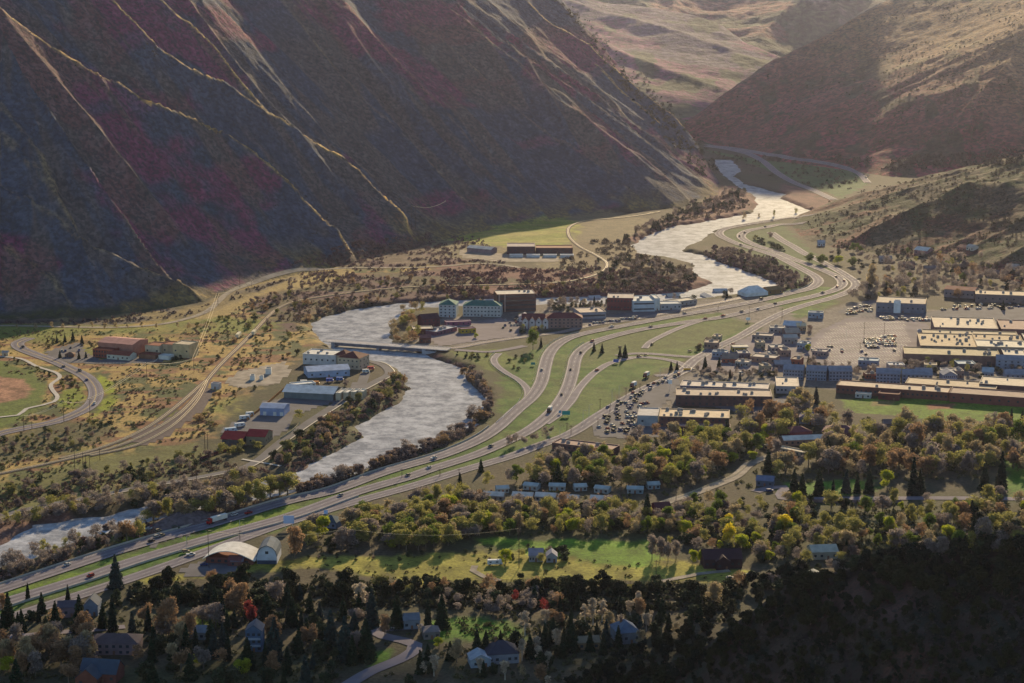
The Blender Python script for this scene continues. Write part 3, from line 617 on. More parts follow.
# --- school at the foot of the mountain
r = bld('school_building', 'red and cream stepped school building with curved roof at the mountain foot', (93,357), (112,358.5), 18, 7, REDB, REDB, nw=7, floors=2, cat='school', mark='the red school', door=False)
bare(r); block(r, -2, 12, 34, 26, 10.5, (.46,.22,.17), (.60,.30,.26), kind='gable', rise=2.2, nw=0, roofname='curved_roof'); block(r, 16, -4, 22, 12, 4.5, (.55,.56,.5), REDB, kind='gable', rise=2.2, nw=5, roofname='low_roof')
block(r, 38, 22, 14, 16, 9, CRM, REDB, nw=3); block(r, 52, 26, 12, 14, 10, TANW, REDB, nw=2); block(r, 64, 24, 16, 16, 11.5, (.62,.48,.28), CRM, nw=3); block(r, 40, 8, 16, 10, 4, BRN, REDB, nw=0); block(r, 58, 10, 10, 9, 3.5, WHT, WHT, nw=0)
r = bld('pavilion', 'small brown park shelter in front of the red school car park', (65,357.5), (74,357.5), 7, 2.6, BRN, BRN, cat='shelter', kind='hip', nw=2); bare(r)
r = bld('ticket_booth', 'small pale hut at the edge of the left ball field', (2,356), (8,356), 5, 3, CRM, (.5,.42,.4), cat='hut', kind='gable', nw=1); bare(r)
# --- industrial row on the left bank
r = bld('warehouse', 'white metal warehouse with large flat roof beside the bridge approach', (303,364), (336,366), 22, 9, (.55,.55,.58), (.78,.76,.72), cat='warehouse', mark='the white bridge warehouse', nw=6, door=False, units=4); bare(r)
r = bld('riverside_office', 'tan block with brown hip roofs at the left bridge end', (338,368), (359,370), 20, 9.5, (.50,.42,.32), (.17,.055,.05), kind='hip', rise=4, nw=5, side_w=3, floors=2, mark='the brown-roofed tan block', wh=1.2); bare(r); block(r, -8, 8, 13, 14, 9, (.50,.42,.32), (.17,.055,.05), kind='hip', rise=4)
r = bld('workshop', 'pale blue workshop with sloping white roof among riverbank sheds', (308,378), (350,376), 20, 5.5, (.34,.43,.62), (.60,.66,.80), kind='gable', rise=2.5, nw=5, cat='workshop', mark='the pale blue workshop'); bare(r)
r = bld('storage_shed', 'long white storage shed with glinting roof and brown bays on its end', (284,398), (333,401), 22, 5.8, (.16,.20,.22), (.80,.80,.80), kind='gable', rise=3.2, nw=0, over=1.2, cat='shed', mark='the long white shed'); L_ = bare(r)
for k in range(4): block(r, L_+1.5+k*5.2, 2+k*3, 4, 16-k*2, 6, CRM, (.72,.70,.66), nw=0)
r = bld('container_office', 'row of low white yard cabins behind the long shed', (293,389), (316,387), 9, 3.4, (.7,.7,.7), (.75,.75,.74), cat='cabin', nw=5); bare(r)
r = bld('blue_shed', 'blue corrugated shed with two white doors above the red roof', (260,415.5), (284,416.5), 17, 6, (.27,.35,.58), (.30,.40,.60), kind='gable', rise=1.8, cat='shed', nw=0, mark='the blue shed'); L_ = bare(r)
for k in (.2, .62, .9): MB().box(L_*k-1.2, L_*k+1.2, -.1, -.01, 0, 3.2).build('door', wm(WHT), r)
r = bld('depot', 'dark depot under two red metal roofs on the left bank', (222,446), (242,447), 20, 5.5, (.12,.11,.12), (.40,.045,.045), kind='gable', rise=3.2, nw=3, over=1, cat='depot', mark='the red-roofed depot'); L_ = bare(r); block(r, L_+1, 6, 14, 18, 6.5, (.30,.24,.16), (.42,.05,.05), kind='gable', rise=3, nw=2, side_w=3)
for i, (x, y, s_) in enumerate([(250,380.5,5), (259.5,380,4), (265.5,374.5,6)]):
    r = bld('storage_container', ['white square storage container, leftmost of three on the yard', 'smallest of three white storage containers on the yard', 'tallest white storage container at the yard back'][i], (x, y), (x+s_*.95, y), s_, s_*.8, WHT, (.7,.66,.6), cat='container', nw=0); bare(r)
r = bld('signal_cabin', 'pale metal signal cabin beside the rails where tracks join', (211,389), (219,389.5), 5, 4.6, (.5,.48,.5), (.6,.56,.56), cat='cabin', nw=1); bare(r)
# --- hotels and blocks between river and freeway
r = bld('hotel', 'white riverside hotel with green hip roof', (439,317), (456,317.5), 20, 12, (.46,.52,.56), (.05,.19,.17), kind='hip', rise=4, floors=4, nw=4, wh=1.3, cat='hotel', mark='the green-roofed hotel'); L_ = bare(r); block(r, L_+6, 6, 36, 18, 10.5, (.50,.53,.54), (.05,.19,.17), kind='hip', rise=4, floors=3, nw=11, wh=1.2)
r = bld('office_block', 'dark brown glass office block beneath pale flat roof', (497,312), (536,311), 24, 17, (.13,.075,.065), (.68,.62,.55), floors=4, band=True, cat='office', mark='the brown office block', units=3, trim=(.45,.24,.18)); L_ = bare(r)
for xx in (1.5, 7): MB().box(xx, xx+1.4, -.6, -.1, 0, 17).build('pilaster', wm((.42,.30,.27)), r)
r = bld('apartment_row', 'row of gabled apartments with maroon roof and white gables', (522,328), (545,328), 16, 8, (.44,.33,.33), (.19,.055,.06), kind='gable', rise=4, floors=2, nw=7, wh=1.2, cat='apartments', mark='the maroon-roofed apartments'); L_ = bare(r)
for k in range(4): block(r, k*6.2+.5, -3, 5, 4, 7.5, (.60,.55,.58), (.19,.055,.06), kind='gable', axis='y', rise=2.6, nw=1, floors=2)
block(r, L_+.5, 1, 34, 16, 9, (.32,.20,.18), (.19,.055,.06), kind='hip', rise=4, floors=3, nw=9, wh=1.1)
r = bld('brown_house', 'dark maroon riverside house beside the bare riverbank trees', (423,327), (440,326), 14, 7.5, (.12,.045,.06), (.10,.045,.06), kind='gable', rise=3.5, nw=4, floors=2, cat='house', mark='the maroon riverside house'); bare(r)
r = bld('restaurant', 'low restaurant with cream roof and dark maroon wall near the bridge', (413,334), (433,334), 14, 5, (.14,.05,.05), (.66,.56,.46), cat='restaurant', nw=5, mark='the cream-roofed restaurant'); bare(r)
r = bld('restaurant', 'small dark gabled cottage at the right bridge end', (420,343), (431,343), 10, 4.5, (.16,.07,.06), (.28,.12,.11), kind='gable', cat='cottage', nw=3); bare(r)
r = bld('shop', 'low shop with blue-grey striped roof by the mauve-pink canopy', (436,336), (457,331), 12, 4, (.22,.10,.14), (.46,.47,.55), cat='shop', nw=6, units=4); bare(r)
r = bld('canopy_shop', 'small shop with mauve-pink flat canopy by the hotel', (446,326), (471,325), 8, 3.6, (.26,.09,.17), (.46,.30,.36), cat='shop', nw=5); bare(r)
r = bld('yellow_shop', 'small yellow-fronted shop below the green hotel', (461,334), (476,333), 8, 4.5, (.50,.34,.05), (.24,.10,.22), cat='shop', nw=4); bare(r)
r = bld('cottage', 'white gabled cottage right of the yellow shop', (519,322), (530,322), 10, 5, (.55,.53,.58), (.40,.36,.40), kind='gable', axis='y', cat='cottage', nw=2); bare(r)
r = bld('showroom', 'flat showroom with broad tan roof right of the maroon apartments', (580,319.5), (606,318.5), 26, 6.5, (.32,.33,.38), (.58,.46,.38), band=True, units=3, cat='showroom', mark='the tan-roofed showroom'); bare(r)
r = bld('brick_block', 'dark maroon brick block left of the white showroom', (607,310), (633,310.5), 26, 12, (.19,.055,.06), (.48,.40,.38), floors=2, nw=8, cat='building', units=2, mark='the maroon brick block'); bare(r)
r = bld('white_showroom', 'pale blue and white car showroom with tall glass front', (633,312), (655,311.5), 30, 10.5, (.50,.56,.64), (.66,.70,.72), floors=2, band=True, units=2, cat='showroom', mark='the white showroom'); L_ = bare(r); block(r, L_+.5, 4, 5, 22, 12, WHT, WHT, nw=1); block(r, L_+7, 6, 20, 16, 6, (.40,.40,.44), (.55,.58,.62), nw=5)
r = bld('workshop', 'low pale workshop right of the white showroom near freeway', (672,307), (697,303.5), 14, 4.5, (.38,.33,.32), (.62,.55,.46), nw=6, cat='workshop'); bare(r)
r = bld('white_tent', 'white peaked tent hall beside the river and freeway', (746,297), (768,295), 16, 3.4, (.8,.8,.82), (.85,.85,.86), kind='hip', rise=6, nw=0, cat='tent', mark='the white tent'); bare(r)
r = bld('log_cabin', 'ochre log cabin right of the white tent', (768,294.5), (783,293), 12, 4, (.28,.17,.07), (.30,.19,.09), kind='gable', nw=3, cat='cabin', mark='the ochre cabin'); bare(r)
for i, (x, y, L, c, ro) in enumerate([(560,304,14,(.5,.5,.55),(.6,.6,.62)), (590,302,12,(.45,.42,.46),(.55,.52,.56)), (700,298,12,(.5,.48,.5),(.6,.58,.58)), (715,295,14,(.42,.44,.5),(.6,.62,.66)), (668,300,13,(.36,.34,.38),(.6,.55,.5))]):
    r = bld('riverside_cabin', ['pale riverside cabin left of the tan showroom', 'grey riverside cabin behind the tan-roofed showroom', 'pale riverside hut left of the white tent', 'blue-grey riverside hut nearest the white tent', 'small grey hut right of the white showroom'][i], (x, y), (x+L*.9, y-.4), 9, 3.6, c, ro, kind='gable', nw=3, cat='cabin'); bare(r)
# --- plant beyond the river
r = bld('plant_building', 'long dark red works building with rust coloured canopy in the meadow', (507,254.5), (535,254.5), 28, 9, (.10,.055,.06), (.40,.34,.36), nw=5, cat='works', mark='the meadow works'); L_ = bare(r); block(r, L_+1, 6, 42, 22, 6.5, (.09,.05,.055), (.30,.12,.09), nw=6)
for k in range(4): block(r, 3+k*19, -24, 15, 9, 3.0, (.55,.57,.62), (.72,.72,.74), nw=0, roofname='bay_roof')
r = bld('plant_shed', 'white angled shed at the left edge of the meadow works', (467,252), (491,254), 14, 5, (.30,.22,.24), (.72,.70,.68), kind='gable', rise=2, nw=0, cat='shed', mark='the angled meadow shed'); bare(r)
# --- shopping mall and its neighbours
a, b, L, yaw = prep((904,363), (1000,366)); r = root('shopping_mall', 'sprawling shopping mall with many tan and white flat roofs', 'mall', (a.x, a.y, a.z), yaw); LANDMARK.append(('the shopping mall', 965, 345))
block(r, 0, 0, L, 30, 8.0, (.24,.14,.12), (.46,.38,.24), nw=0, units=8, trim=(.50,.38,.22)); s_ = L/96
for x0, y0, LL, D_, h_, wc_, rc_, un in [(18,32,58,58,9.0,(.30,.20,.15),(.56,.42,.27),22), (76,32,50,30,9.8,(.40,.28,.2),(.78,.70,.56),9), (76,64,50,28,9.0,(.34,.24,.18),(.52,.38,.24),8), (100,4,22,26,8.5,(.26,.12,.11),(.70,.62,.52),3),
       (24,92,100,18,8.4,(.34,.26,.20),(.48,.38,.26),6), (38,116,68,52,9.5,(.24,.15,.14),(.68,.55,.42),14), (128,30,46,64,10,(.30,.2,.16),(.74,.66,.54),10), (110,124,60,46,8,(.20,.12,.12),(.36,.22,.2),6), (20,111,90,4,7.4,(.34,.38,.48),(.40,.46,.58),0)]:
    block(r, x0*s_, y0, LL*s_, D_, h_, wc_, rc_, nw=0, units=un)
for k in range(7): MB().box((5+k*13)*s_, (9+k*13)*s_, -.12, -.01, 0, 3.4).build('shop_front', M_win, r)
r = bld('long_office', 'long blue-grey store with white entrance tower behind the car park', (876,312), (925,313.5), 34, 9.5, (.17,.19,.25), (.46,.38,.32), nw=10, units=4, cat='store', mark='the long blue-grey store', trim=(.55,.40,.25)); L_ = bare(r); block(r, L_*.36, -2.5, 6.5, 6, 12, (.75,.77,.80), (.7,.7,.72), nw=0)
r = bld('warehouse', 'long pale warehouse with tan roof at the far right edge', (975,302), (1060,305), 26, 8, (.22,.17,.17), (.62,.48,.34), nw=12, units=8, cat='warehouse', mark='the far right warehouse'); bare(r)
r = bld('red_roofed_shop', 'long shop with dull red roof left of the tan warehouse', (944,297), (974,299), 22, 8, (.30,.24,.25), (.30,.09,.08), nw=7, kind='gable', rise=2, cat='shop', mark='the dull red roof'); bare(r)
r = bld('hill_house', 'white-roofed house at the foot of the low hill', (914,254), (927,254), 14, 5, (.35,.18,.18), (.80,.78,.76), kind='gable', nw=3, cat='house', mark='the white-roofed hill house'); bare(r)
hs = [((957,250),(965,250),(.42,.20,.15),'small terracotta house on the low hill foot'), ((966,250),(973,251),(.62,.58,.52),'small cream house beside the terracotta one'), ((818,246),(825,246),(.5,.52,.58),'small pale hut by the side road under the hill'), ((900,268),(915,268),(.30,.16,.13),'brown low house among trees behind the long store'),
      ((925,272),(940,272),(.25,.20,.2),'grey low house among trees behind the long store'), ((880,262),(892,262),(.4,.36,.36),'pale low house among trees left of the white roof'), ((985,276),(998,276),(.3,.2,.18),'brown house among trees behind the far warehouse'), ((1006,270),(1018,270),(.45,.42,.4),'pale house among trees by the right edge')]
for p1, p2, c, lb in hs: r = bld('house', lb, p1, p2, 10, 4, c, tuple(v*.9 for v in c), kind='gable', nw=3, cat='house', chim=True); bare(r)
# --- blocks in the middle of town
sm = [((783,330),(800,331),14,4.5,(.20,.22,.30),(.55,.60,.70),'small shop with pale blue roof left of the mall car park','gable'), ((797,331),(806,331),10,4.5,(.45,.30,.18),(.78,.60,.38),'small shop with glowing tan roof beside the blue roof','gable'),
      ((732,352),(747,352),12,4,(.40,.34,.08),(.42,.34,.30),'yellow-fronted filling station shop near the junction','flat'), ((750,362),(775,364),14,5,(.32,.20,.16),(.55,.46,.40),'tan diner with yellow signs right of the filling station','flat'), ((752,340),(772,341),12,4.5,(.30,.25,.24),(.5,.42,.38),'low tan shop behind the filling station','flat'),
      ((858,366),(878,367),12,5,(.22,.26,.36),(.45,.55,.62),'shop with pale teal roof below the mall car park','flat'), ((889,371),(905,371),12,5,(.5,.4,.36),(.6,.58,.6),'small grey shop left of the teal canopy','flat'), ((958,371),(976,371),14,6,(.14,.14,.16),(.46,.55,.60),'dark shop with pale teal flat roof below the mall','flat'),
      ((735,366),(748,367),10,4,(.5,.42,.38),(.62,.52,.44),'cream kiosk right of the junction trees','flat'), ((812,356),(826,357),11,4.5,(.36,.25,.24),(.5,.42,.40),'dull pink shop at the mall car park corner','flat')]
for p1, p2, D_, h_, wc_, rc_, lb, kd in sm: r = bld('shop', lb, p1, p2, D_, h_, wc_, rc_, kind=kd, nw=5, cat='shop', units=2 if kd == 'flat' else 0); bare(r)
LANDMARK.append(('the filling station', 740, 350))
tw = random.Random(5); tcol = [((.30,.20,.17),(.46,.36,.30),'brown'), ((.34,.30,.30),(.50,.46,.44),'grey'), ((.42,.34,.24),(.52,.42,.30),'tan'), ((.16,.14,.18),(.36,.34,.38),'dark'), ((.40,.12,.08),(.34,.24,.20),'red-fronted'), ((.28,.34,.44),(.44,.50,.56),'blue-grey')]
tpos = [(704,349),(712,357),(722,363),(738,359),(757,349),(771,352),(784,344),(781,357),(797,349),(790,366),(775,369),(762,372),(712,341),(770,333),(786,337),(808,318),(869,372),(880,377),(915,377),(924,371),(940,377),(955,378),(982,377),(866,379)]
for k, (x, y) in enumerate(tpos):
    wc_, rc_, cn = tcol[(k*5+k//6) % 6]; w_ = tw.uniform(8, 17)
    r = bld('shop', '', (x, y), (x+w_, y+tw.uniform(-.4,.8)), tw.uniform(9,15), tw.uniform(3.5,6), wc_, rc_, kind='gable' if k % 4 == 2 else 'flat', nw=4, cat='shop', units=2 if k % 4 != 2 else 0, group='small town shops'); bare(r)
    THINGS.append((r, 'shop', ('gabled ' if k % 4 == 2 else 'flat-roofed ')+cn, x, y, 5))
ap = [((783,379),(803,380),'blue-grey apartment block left of the row of three','gable'), ((806,380),(826,381),'blue-grey apartment block in the middle of three','gable'), ((829,381),(852,381),'blue-grey apartment block with the magenta tree in front','gable'),
      ((876,383),(900,384),'pale slate apartment block below the mall','gable'), ((902,384),(932,385),'longer slate apartment block below the mall','gable'), ((943,385),(957,385),'pale blue gabled apartment block beside the long brown school','gable'), ((1005,384),(1040,385),'slate apartment block at the right edge','gable'), ((996,369),(1040,371),'slate apartment block under the mall at right edge','gable')]
for k, (p1, p2, lb, kd) in enumerate(ap): r = bld('apartment_block', lb, p1, p2, 14, 8, (.26,.30,.40) if k % 2 else (.23,.26,.35), (.30,.31,.38), kind=kd, rise=3, nw=7, floors=3, wh=1.1, cat='apartments', group='slate apartment blocks', axis='y' if k == 5 else 'x'); bare(r)
LANDMARK.append(('the slate apartments', 850, 372))
r = bld('high_school', 'very long low brown school with pale flat roofs beside the sports field', (836,393), (948,401), 20, 6.5, (.20,.085,.07), (.62,.47,.36), nw=24, units=6, cat='school', mark='the long brown school', trim=(.20,.085,.07)); L_ = bare(r)
block(r, L_-36, 22, 70, 24, 7, (.20,.085,.07), (.60,.46,.32), units=6); block(r, L_+1, -2, 110, 22, 7, (.22,.08,.07), (.38,.26,.22), nw=16); block(r, L_+20, 34, 80, 30, 8, (.14,.09,.09), (.72,.60,.46), units=3); block(r, L_-52, -12, 16, 10, 5, (.16,.05,.05), (.24,.08,.07), nw=2); block(r, L_-70, -11, 12, 6, 3.4, (.6,.58,.56), (.66,.62,.58), nw=3)
r = bld('storage_hall', 'square hall with broad white flat roof above the bare trees', (776,393.5), (799,394), 34, 6, (.38,.36,.38), (.74,.62,.50), nw=6, units=2, cat='hall', mark='the square white-roofed hall'); bare(r)
r = bld('strip_mall', 'back row of shops with long pale roof and dark blue front', (680,393), (768,396), 20, 6, (.11,.12,.19), (.70,.60,.54), nw=14, units=14, cat='shops', mark='the back row of shops'); bare(r)
r = bld('strip_mall', 'middle row of dark brown shops with tan roof', (676,406), (772,407), 24, 8.5, (.12,.075,.075), (.54,.42,.34), nw=14, units=12, cat='shops', mark='the middle row of shops', floors=2); bare(r)
r = bld('strip_mall', 'front row of red-brown shops with glowing cream roof', (659,427), (729,428.5), 26, 8, (.17,.085,.075), (.74,.56,.38), nw=11, units=16, floors=2, cat='shops', mark='the front row of shops'); L_ = bare(r); block(r, -16, 1, 15, 26, 8, (.36,.40,.44), (.55,.52,.52), nw=2); block(r, 12, -14, 40, 10, 4.4, (.13,.06,.07), (.30,.20,.22), nw=6)
r = bld('long_store', 'long low terracotta store by the road above the bare trees', (552,449), (612,456), 14, 4.5, (.20,.10,.09), (.44,.28,.24), nw=12, units=5, cat='store', mark='the low terracotta store'); bare(r)
r = bld('long_pavilion', 'long white-roofed pavilion among bare trees right of the lane', (784,446), (829,444), 10, 4, (.35,.22,.16), (.85,.78,.70), kind='gable', rise=2, nw=8, cat='pavilion', mark='the long white pavilion'); bare(r)
r = bld('red_barn', 'maroon house with hip roof hidden behind the bare trees', (790,440), (812,438), 14, 5, (.16,.05,.06), (.20,.07,.08), kind='hip', nw=4, cat='house'); bare(r)
r = bld('maroon_house', 'broad maroon roofed house right of the long pavilion', (822,438), (856,440), 16, 5, (.16,.08,.10), (.17,.07,.09), kind='hip', nw=5, cat='house'); bare(r)
r = bld('grey_house', 'grey-blue house with mauve roof below the school lawn', (799,424), (822,425), 14, 5, (.30,.33,.42), (.28,.22,.28), kind='hip', nw=5, cat='house', mark='the mauve-roofed house'); bare(r)
r = bld('small_house', 'dark-windowed two storey house at the sports field edge', (884,434), (897,434), 10, 7.5, (.30,.26,.26), (.22,.16,.16), kind='gable', nw=3, floors=2, cat='house', mark='the two-storey house by the field'); bare(r)
r = bld('terrace_shed', 'row of cream garages with open fronts beside the lane', (764,449), (804,457), 7, 3, (.40,.33,.24), (.62,.54,.42), nw=9, cat='garages', door=False); bare(r)
r = bld('blue_bungalow', 'low bungalow with bright blue tarpaulin near the spruce row', (756,486), (773,487), 10, 3.8, (.12,.14,.20), (.18,.22,.34), kind='gable', nw=3, cat='bungalow'); bare(r)
# --- mobile homes
mh = [(488,498.5),(515,499),(545,500),(560,501.5),(590,502.5),(604,499.5),(620,503.5),(632,502)]
for k, (x, y) in enumerate([(483,500),(512,500.5),(535,501),(558,503),(590,504)]):
    r = bld('mobile_home', ['leftmost mobile home with lit gable in the front row', 'second mobile home from the left in the front row', 'middle mobile home of the front row', 'fourth mobile home in the front row left of the pines', 'rightmost mobile home of the front row beside the tall spruce'][k], (x, y), (x+20, y+1.2), 7, 3.2, (.46,.38,.32), (.95,.80,.70), kind='gable', rise=1.8, nw=4, cat='mobile home', chim=True); bare(r)
for k, x in enumerate([500, 524, 548, 572, 596, 627, 646]):
    r = bld('mobile_home', 'pale blue mobile home in the back row, %s' % ['leftmost', 'second from left', 'third from left', 'in the middle', 'third from right', 'second from right', 'rightmost'][k], (x+(k*37%7)-3, 493.5-(k*29%5)), (x+(k*37%7)+9+(k%3)*2, 493.5-(k*29%5)+(k*17%3)-.6), 7, 3.0, (.30,.38,.42), (.46,.54,.56), kind='gable', rise=1.2, nw=3, cat='mobile home'); bare(r)
LANDMARK.append(('the mobile homes', 560, 498))
# --- barns and houses near the lit field
a, b, L, yaw = prep((206,563), (254,565)); r = root('curved_hall', 'brick hall under a white arched roof beside the freeway', 'hall', (a.x, a.y, a.z), yaw); LANDMARK.append(('the arched white hall', 232, 555))
MB().box(0, L*.98, 0, 16, -1.5, 3.6).build('wall', wm((.24,.09,.07)), r)
rb = MB(); n_ = 14; pr = [(L*(i/n_)*1.08-1.5, 3.0+5.2*math.sin(math.pi*min(1, max(0, (i/n_)))**.9)) for i in range(n_+1)]
rb.prism([(x, z) for x, z in pr]+[(x, z-.45) for x, z in pr[::-1]], -1.5, 17.5); rb.build('arched_roof', wm((.80,.77,.73), 'roof'), r)
for k in range(6): MB().box(3+k*4, 5+k*4, -.1, -.01, 1, 2.4).build('window', M_win, r)
MB().xprism([(-4, 0), (4, 0), (4, 3.6), (0, 5.6), (-4, 3.6)], 14, 22).build('porch', wm((.20,.08,.08)), r)
a, b, L, yaw = prep((257,564), (277,564)); r = root('barn', 'white barn with rounded gable right of the arched hall', 'barn', (a.x, a.y, a.z), yaw); LANDMARK.append(('the white rounded barn', 267, 556))
pr = [(0,-1.5),(L,-1.5),(L,4.5),(L*.93,7.5),(L*.78,9.6),(L*.5,11),(L*.22,9.6),(L*.07,7.5),(0,4.5)]
MB().prism(pr, 0, 18).build('wall', wm((.62,.66,.76)), r)
ou = pr[2:]; MB().prism([(L/2+(x-L/2)*1.05, z+.35) for x, z in ou]+[(L/2+(x-L/2)*1.003, z+.02) for x, z in ou[::-1]], -.6, 18.6).build('roof', wm((.10,.14,.20), 'roof'), r)
MB().box(0.2, L-.2, -.15, -.01, -1, 2.2).build('door', wm((.07,.10,.16)), r); MB().box(L*.42, L*.58, -.08, -.01, 6, 7.6).build('window', M_win, r)
r = bld('farm_house', 'small brick house with pale gable in front of the arched hall', (231,566.5), (243,566.5), 8, 3, (.22,.10,.09), (.24,.20,.24), kind='gable', nw=3, cat='house'); bare(r)
r = bld('teal_shed', 'dark teal roofed roadside house right of the rounded barn', (308,526), (336,529), 12, 4, (.16,.24,.42), (.05,.11,.16), kind='hip', nw=5, cat='house', mark='the teal-roofed roadside house'); bare(r)
r = bld('field_house', 'pale grey house with twin gables at the far side of the lit field', (529,562), (543,562), 9, 3.8, (.34,.34,.37), (.36,.32,.38), kind='gable', rise=3, nw=5, cat='house', mark='the pale field house'); L_ = bare(r); block(r, L_+2, -1, 6, 8, 3.6, (.38,.40,.45), (.34,.34,.42), kind='gable', axis='y', rise=2.4, nw=2)
r = bld('log_house', 'dark log house at the right end of the lit field', (704,569), (742,568), 14, 5.5, (.075,.04,.045), (.075,.04,.05), kind='gable', rise=4, nw=6, cat='house', mark='the dark log house', chim=True); L_ = bare(r); block(r, L_*.3, -3, 8, 4, 5, (.075,.04,.045), (.07,.04,.05), kind='gable', axis='y', rise=3, nw=2)
r = bld('barn_red', 'dark red barn half hidden by the tall spruce', (656,516), (671,515), 10, 5, (.16,.03,.04), (.12,.04,.05), kind='gable', nw=3, cat='barn'); bare(r)
r = bld('tan_shed', 'small pale shed on the dark slope right of the field', (806,578), (819,578), 8, 3.6, (.34,.34,.28), (.46,.46,.40), kind='gable', nw=1, cat='shed'); bare(r)
r = bld('cream_house', 'cream roofed house among the bare trees right of the log house', (812,560), (838,559), 12, 4.5, (.45,.42,.34), (.60,.56,.46), kind='gable', nw=4, cat='house', mark='the cream house'); bare(r)
r = bld('slate_house', 'white house with dark slate hip roof by the lower lawn', (488,665), (519,663), 14, 5, (.30,.32,.38), (.07,.07,.10), kind='hip', rise=5, nw=5, cat='house', mark='the slate-roofed house', chim=True); L_ = bare(r); block(r, -9, -3, 10, 10, 4, (.34,.42,.52), (.42,.48,.58), kind='gable', axis='y', rise=2.6, nw=2)
r = bld('blue_roof_house', 'house with blue-grey hip roof beside the pale birches', (618,645), (640,643), 14, 6, (.20,.22,.26), (.14,.19,.28), kind='hip', rise=4.5, nw=4, cat='house', mark='the blue-grey roofed house', chim=True); bare(r)
r = bld('shed_house', 'low tan shed left of the blue-grey roofed house', (578,650), (600,649), 9, 3.6, (.28,.20,.12), (.30,.24,.17), kind='gable', nw=3, cat='shed'); bare(r)
r = bld('gabled_house', 'dark house with red brick gable at the bottom edge', (80,682), (116,684), 12, 5, (.18,.07,.06), (.07,.10,.15), kind='gable', rise=5, nw=4, cat='house', chim=True, mark='the bottom brick-gabled house'); L_ = bare(r); block(r, 0, -6, 11, 8, 4.4, (.20,.08,.06), (.08,.10,.14), kind='gable', axis='y', rise=4.5, nw=2)
r = bld('tall_house', 'tall blue house with white balconies between dark spruces', (246,652), (262,652), 10, 11, (.09,.15,.26), (.08,.11,.17), kind='gable', axis='y', rise=3, nw=3, floors=3, cat='house', mark='the tall blue house'); L_ = bare(r)
for z in (3.2, 6.8): MB().box(.5, L_-.5, -1.6, 0, z, z+.25).box(.5, L_-.5, -1.6, -1.5, z+.25, z+1.2).build('balcony', wm((.32,.40,.52)), r)
r = bld('spruce_house', 'slate house with arched pale gable between the left spruces', (84,616), (98,616), 10, 6, (.20,.24,.32), (.09,.11,.15), kind='gable', axis='y', rise=3.5, nw=2, cat='house', mark='the slate house in the spruces'); bare(r)
r = bld('spruce_house', 'mauve walled house left of the slate spruce house', (58,618), (80,617), 10, 5.5, (.24,.18,.22), (.12,.10,.13), kind='gable', nw=4, cat='house'); bare(r)
r = bld('pink_house', 'large mauve house behind bare trees at lower left', (90,655), (138,655), 14, 6, (.26,.19,.21), (.14,.10,.11), kind='hip', nw=7, floors=2, cat='house', mark='the mauve lower-left house'); bare(r)
r = bld('hedge_house', 'pale blue-grey house half hidden left of the twin dark pines', (404,630), (420,629), 10, 5, (.24,.28,.34), (.20,.23,.28), kind='gable', nw=3, cat='house', mark='the half-hidden pale house'); bare(r)
r = bld('lane_house', 'low grey house right of the curved residential road', (424,640), (440,639), 9, 4, (.22,.20,.20), (.26,.22,.22), kind='hip', nw=3, cat='house'); bare(r)
r = bld('corner_house', 'grey-roofed bungalow left of the curved residential road', (184,640), (205,640), 10, 4, (.26,.28,.30), (.24,.27,.32), kind='gable', nw=3, cat='bungalow'); bare(r)

# --- bridge over the river
a = Vector(P(334,348.5)); b = Vector(P(434,350.5)); d = b-a; d.z = 0; L = d.length; r = root('road_bridge', 'grey steel girder bridge across the river with one pale abutment', 'bridge', (a.x, a.y, 0), math.atan2(d.y, d.x)); LANDMARK.append(('the river bridge', 388, 350))
MB().box(-8, L+14, -5.5, 5.5, 1.1, 1.75).build('deck', wm((.42,.40,.42)), r); MB().box(0, L, -4.6, -4.0, -1.3, 1.1).box(0, L, 4, 4.6, -1.3, 1.1).box(0, L, -.3, .3, -1.3, 1.1).build('girder', wm((.16,.16,.20)), r)
for sgn in (-1, 1):
    q = MB().box(-8, L+14, sgn*5.35-.08, sgn*5.35+.08, 2.55, 2.7).box(-8, L+14, sgn*5.35-.06, sgn*5.35+.06, 2.05, 2.15)
    for k in range(int((L+22)/3)): q.box(-8+k*3, -7.85+k*3, sgn*5.35-.07, sgn*5.35+.07, 1.75, 2.6)
    q.build('railing', wm((.55,.55,.60)), r)
MB().xprism([(-6,-6),(6,-6),(6,1.0),(-6,1.0)], L-9, L-6).xprism([(-6.4,-6),(6.4,-6),(6.4,-.2),(-6.4,-.2)], L-6, L+4).build('abutment', wm((.40,.42,.48)), r); MB().xprism([(-6,-6),(6,-6),(6,1.0),(-6,1.0)], 0, 3).build('abutment', wm((.30,.30,.33)), r)
r0 = MB().box(L*.45, L*.45+2, -5, 5, -6, -1.3).build('pier', wm((.30,.30,.33)), r)
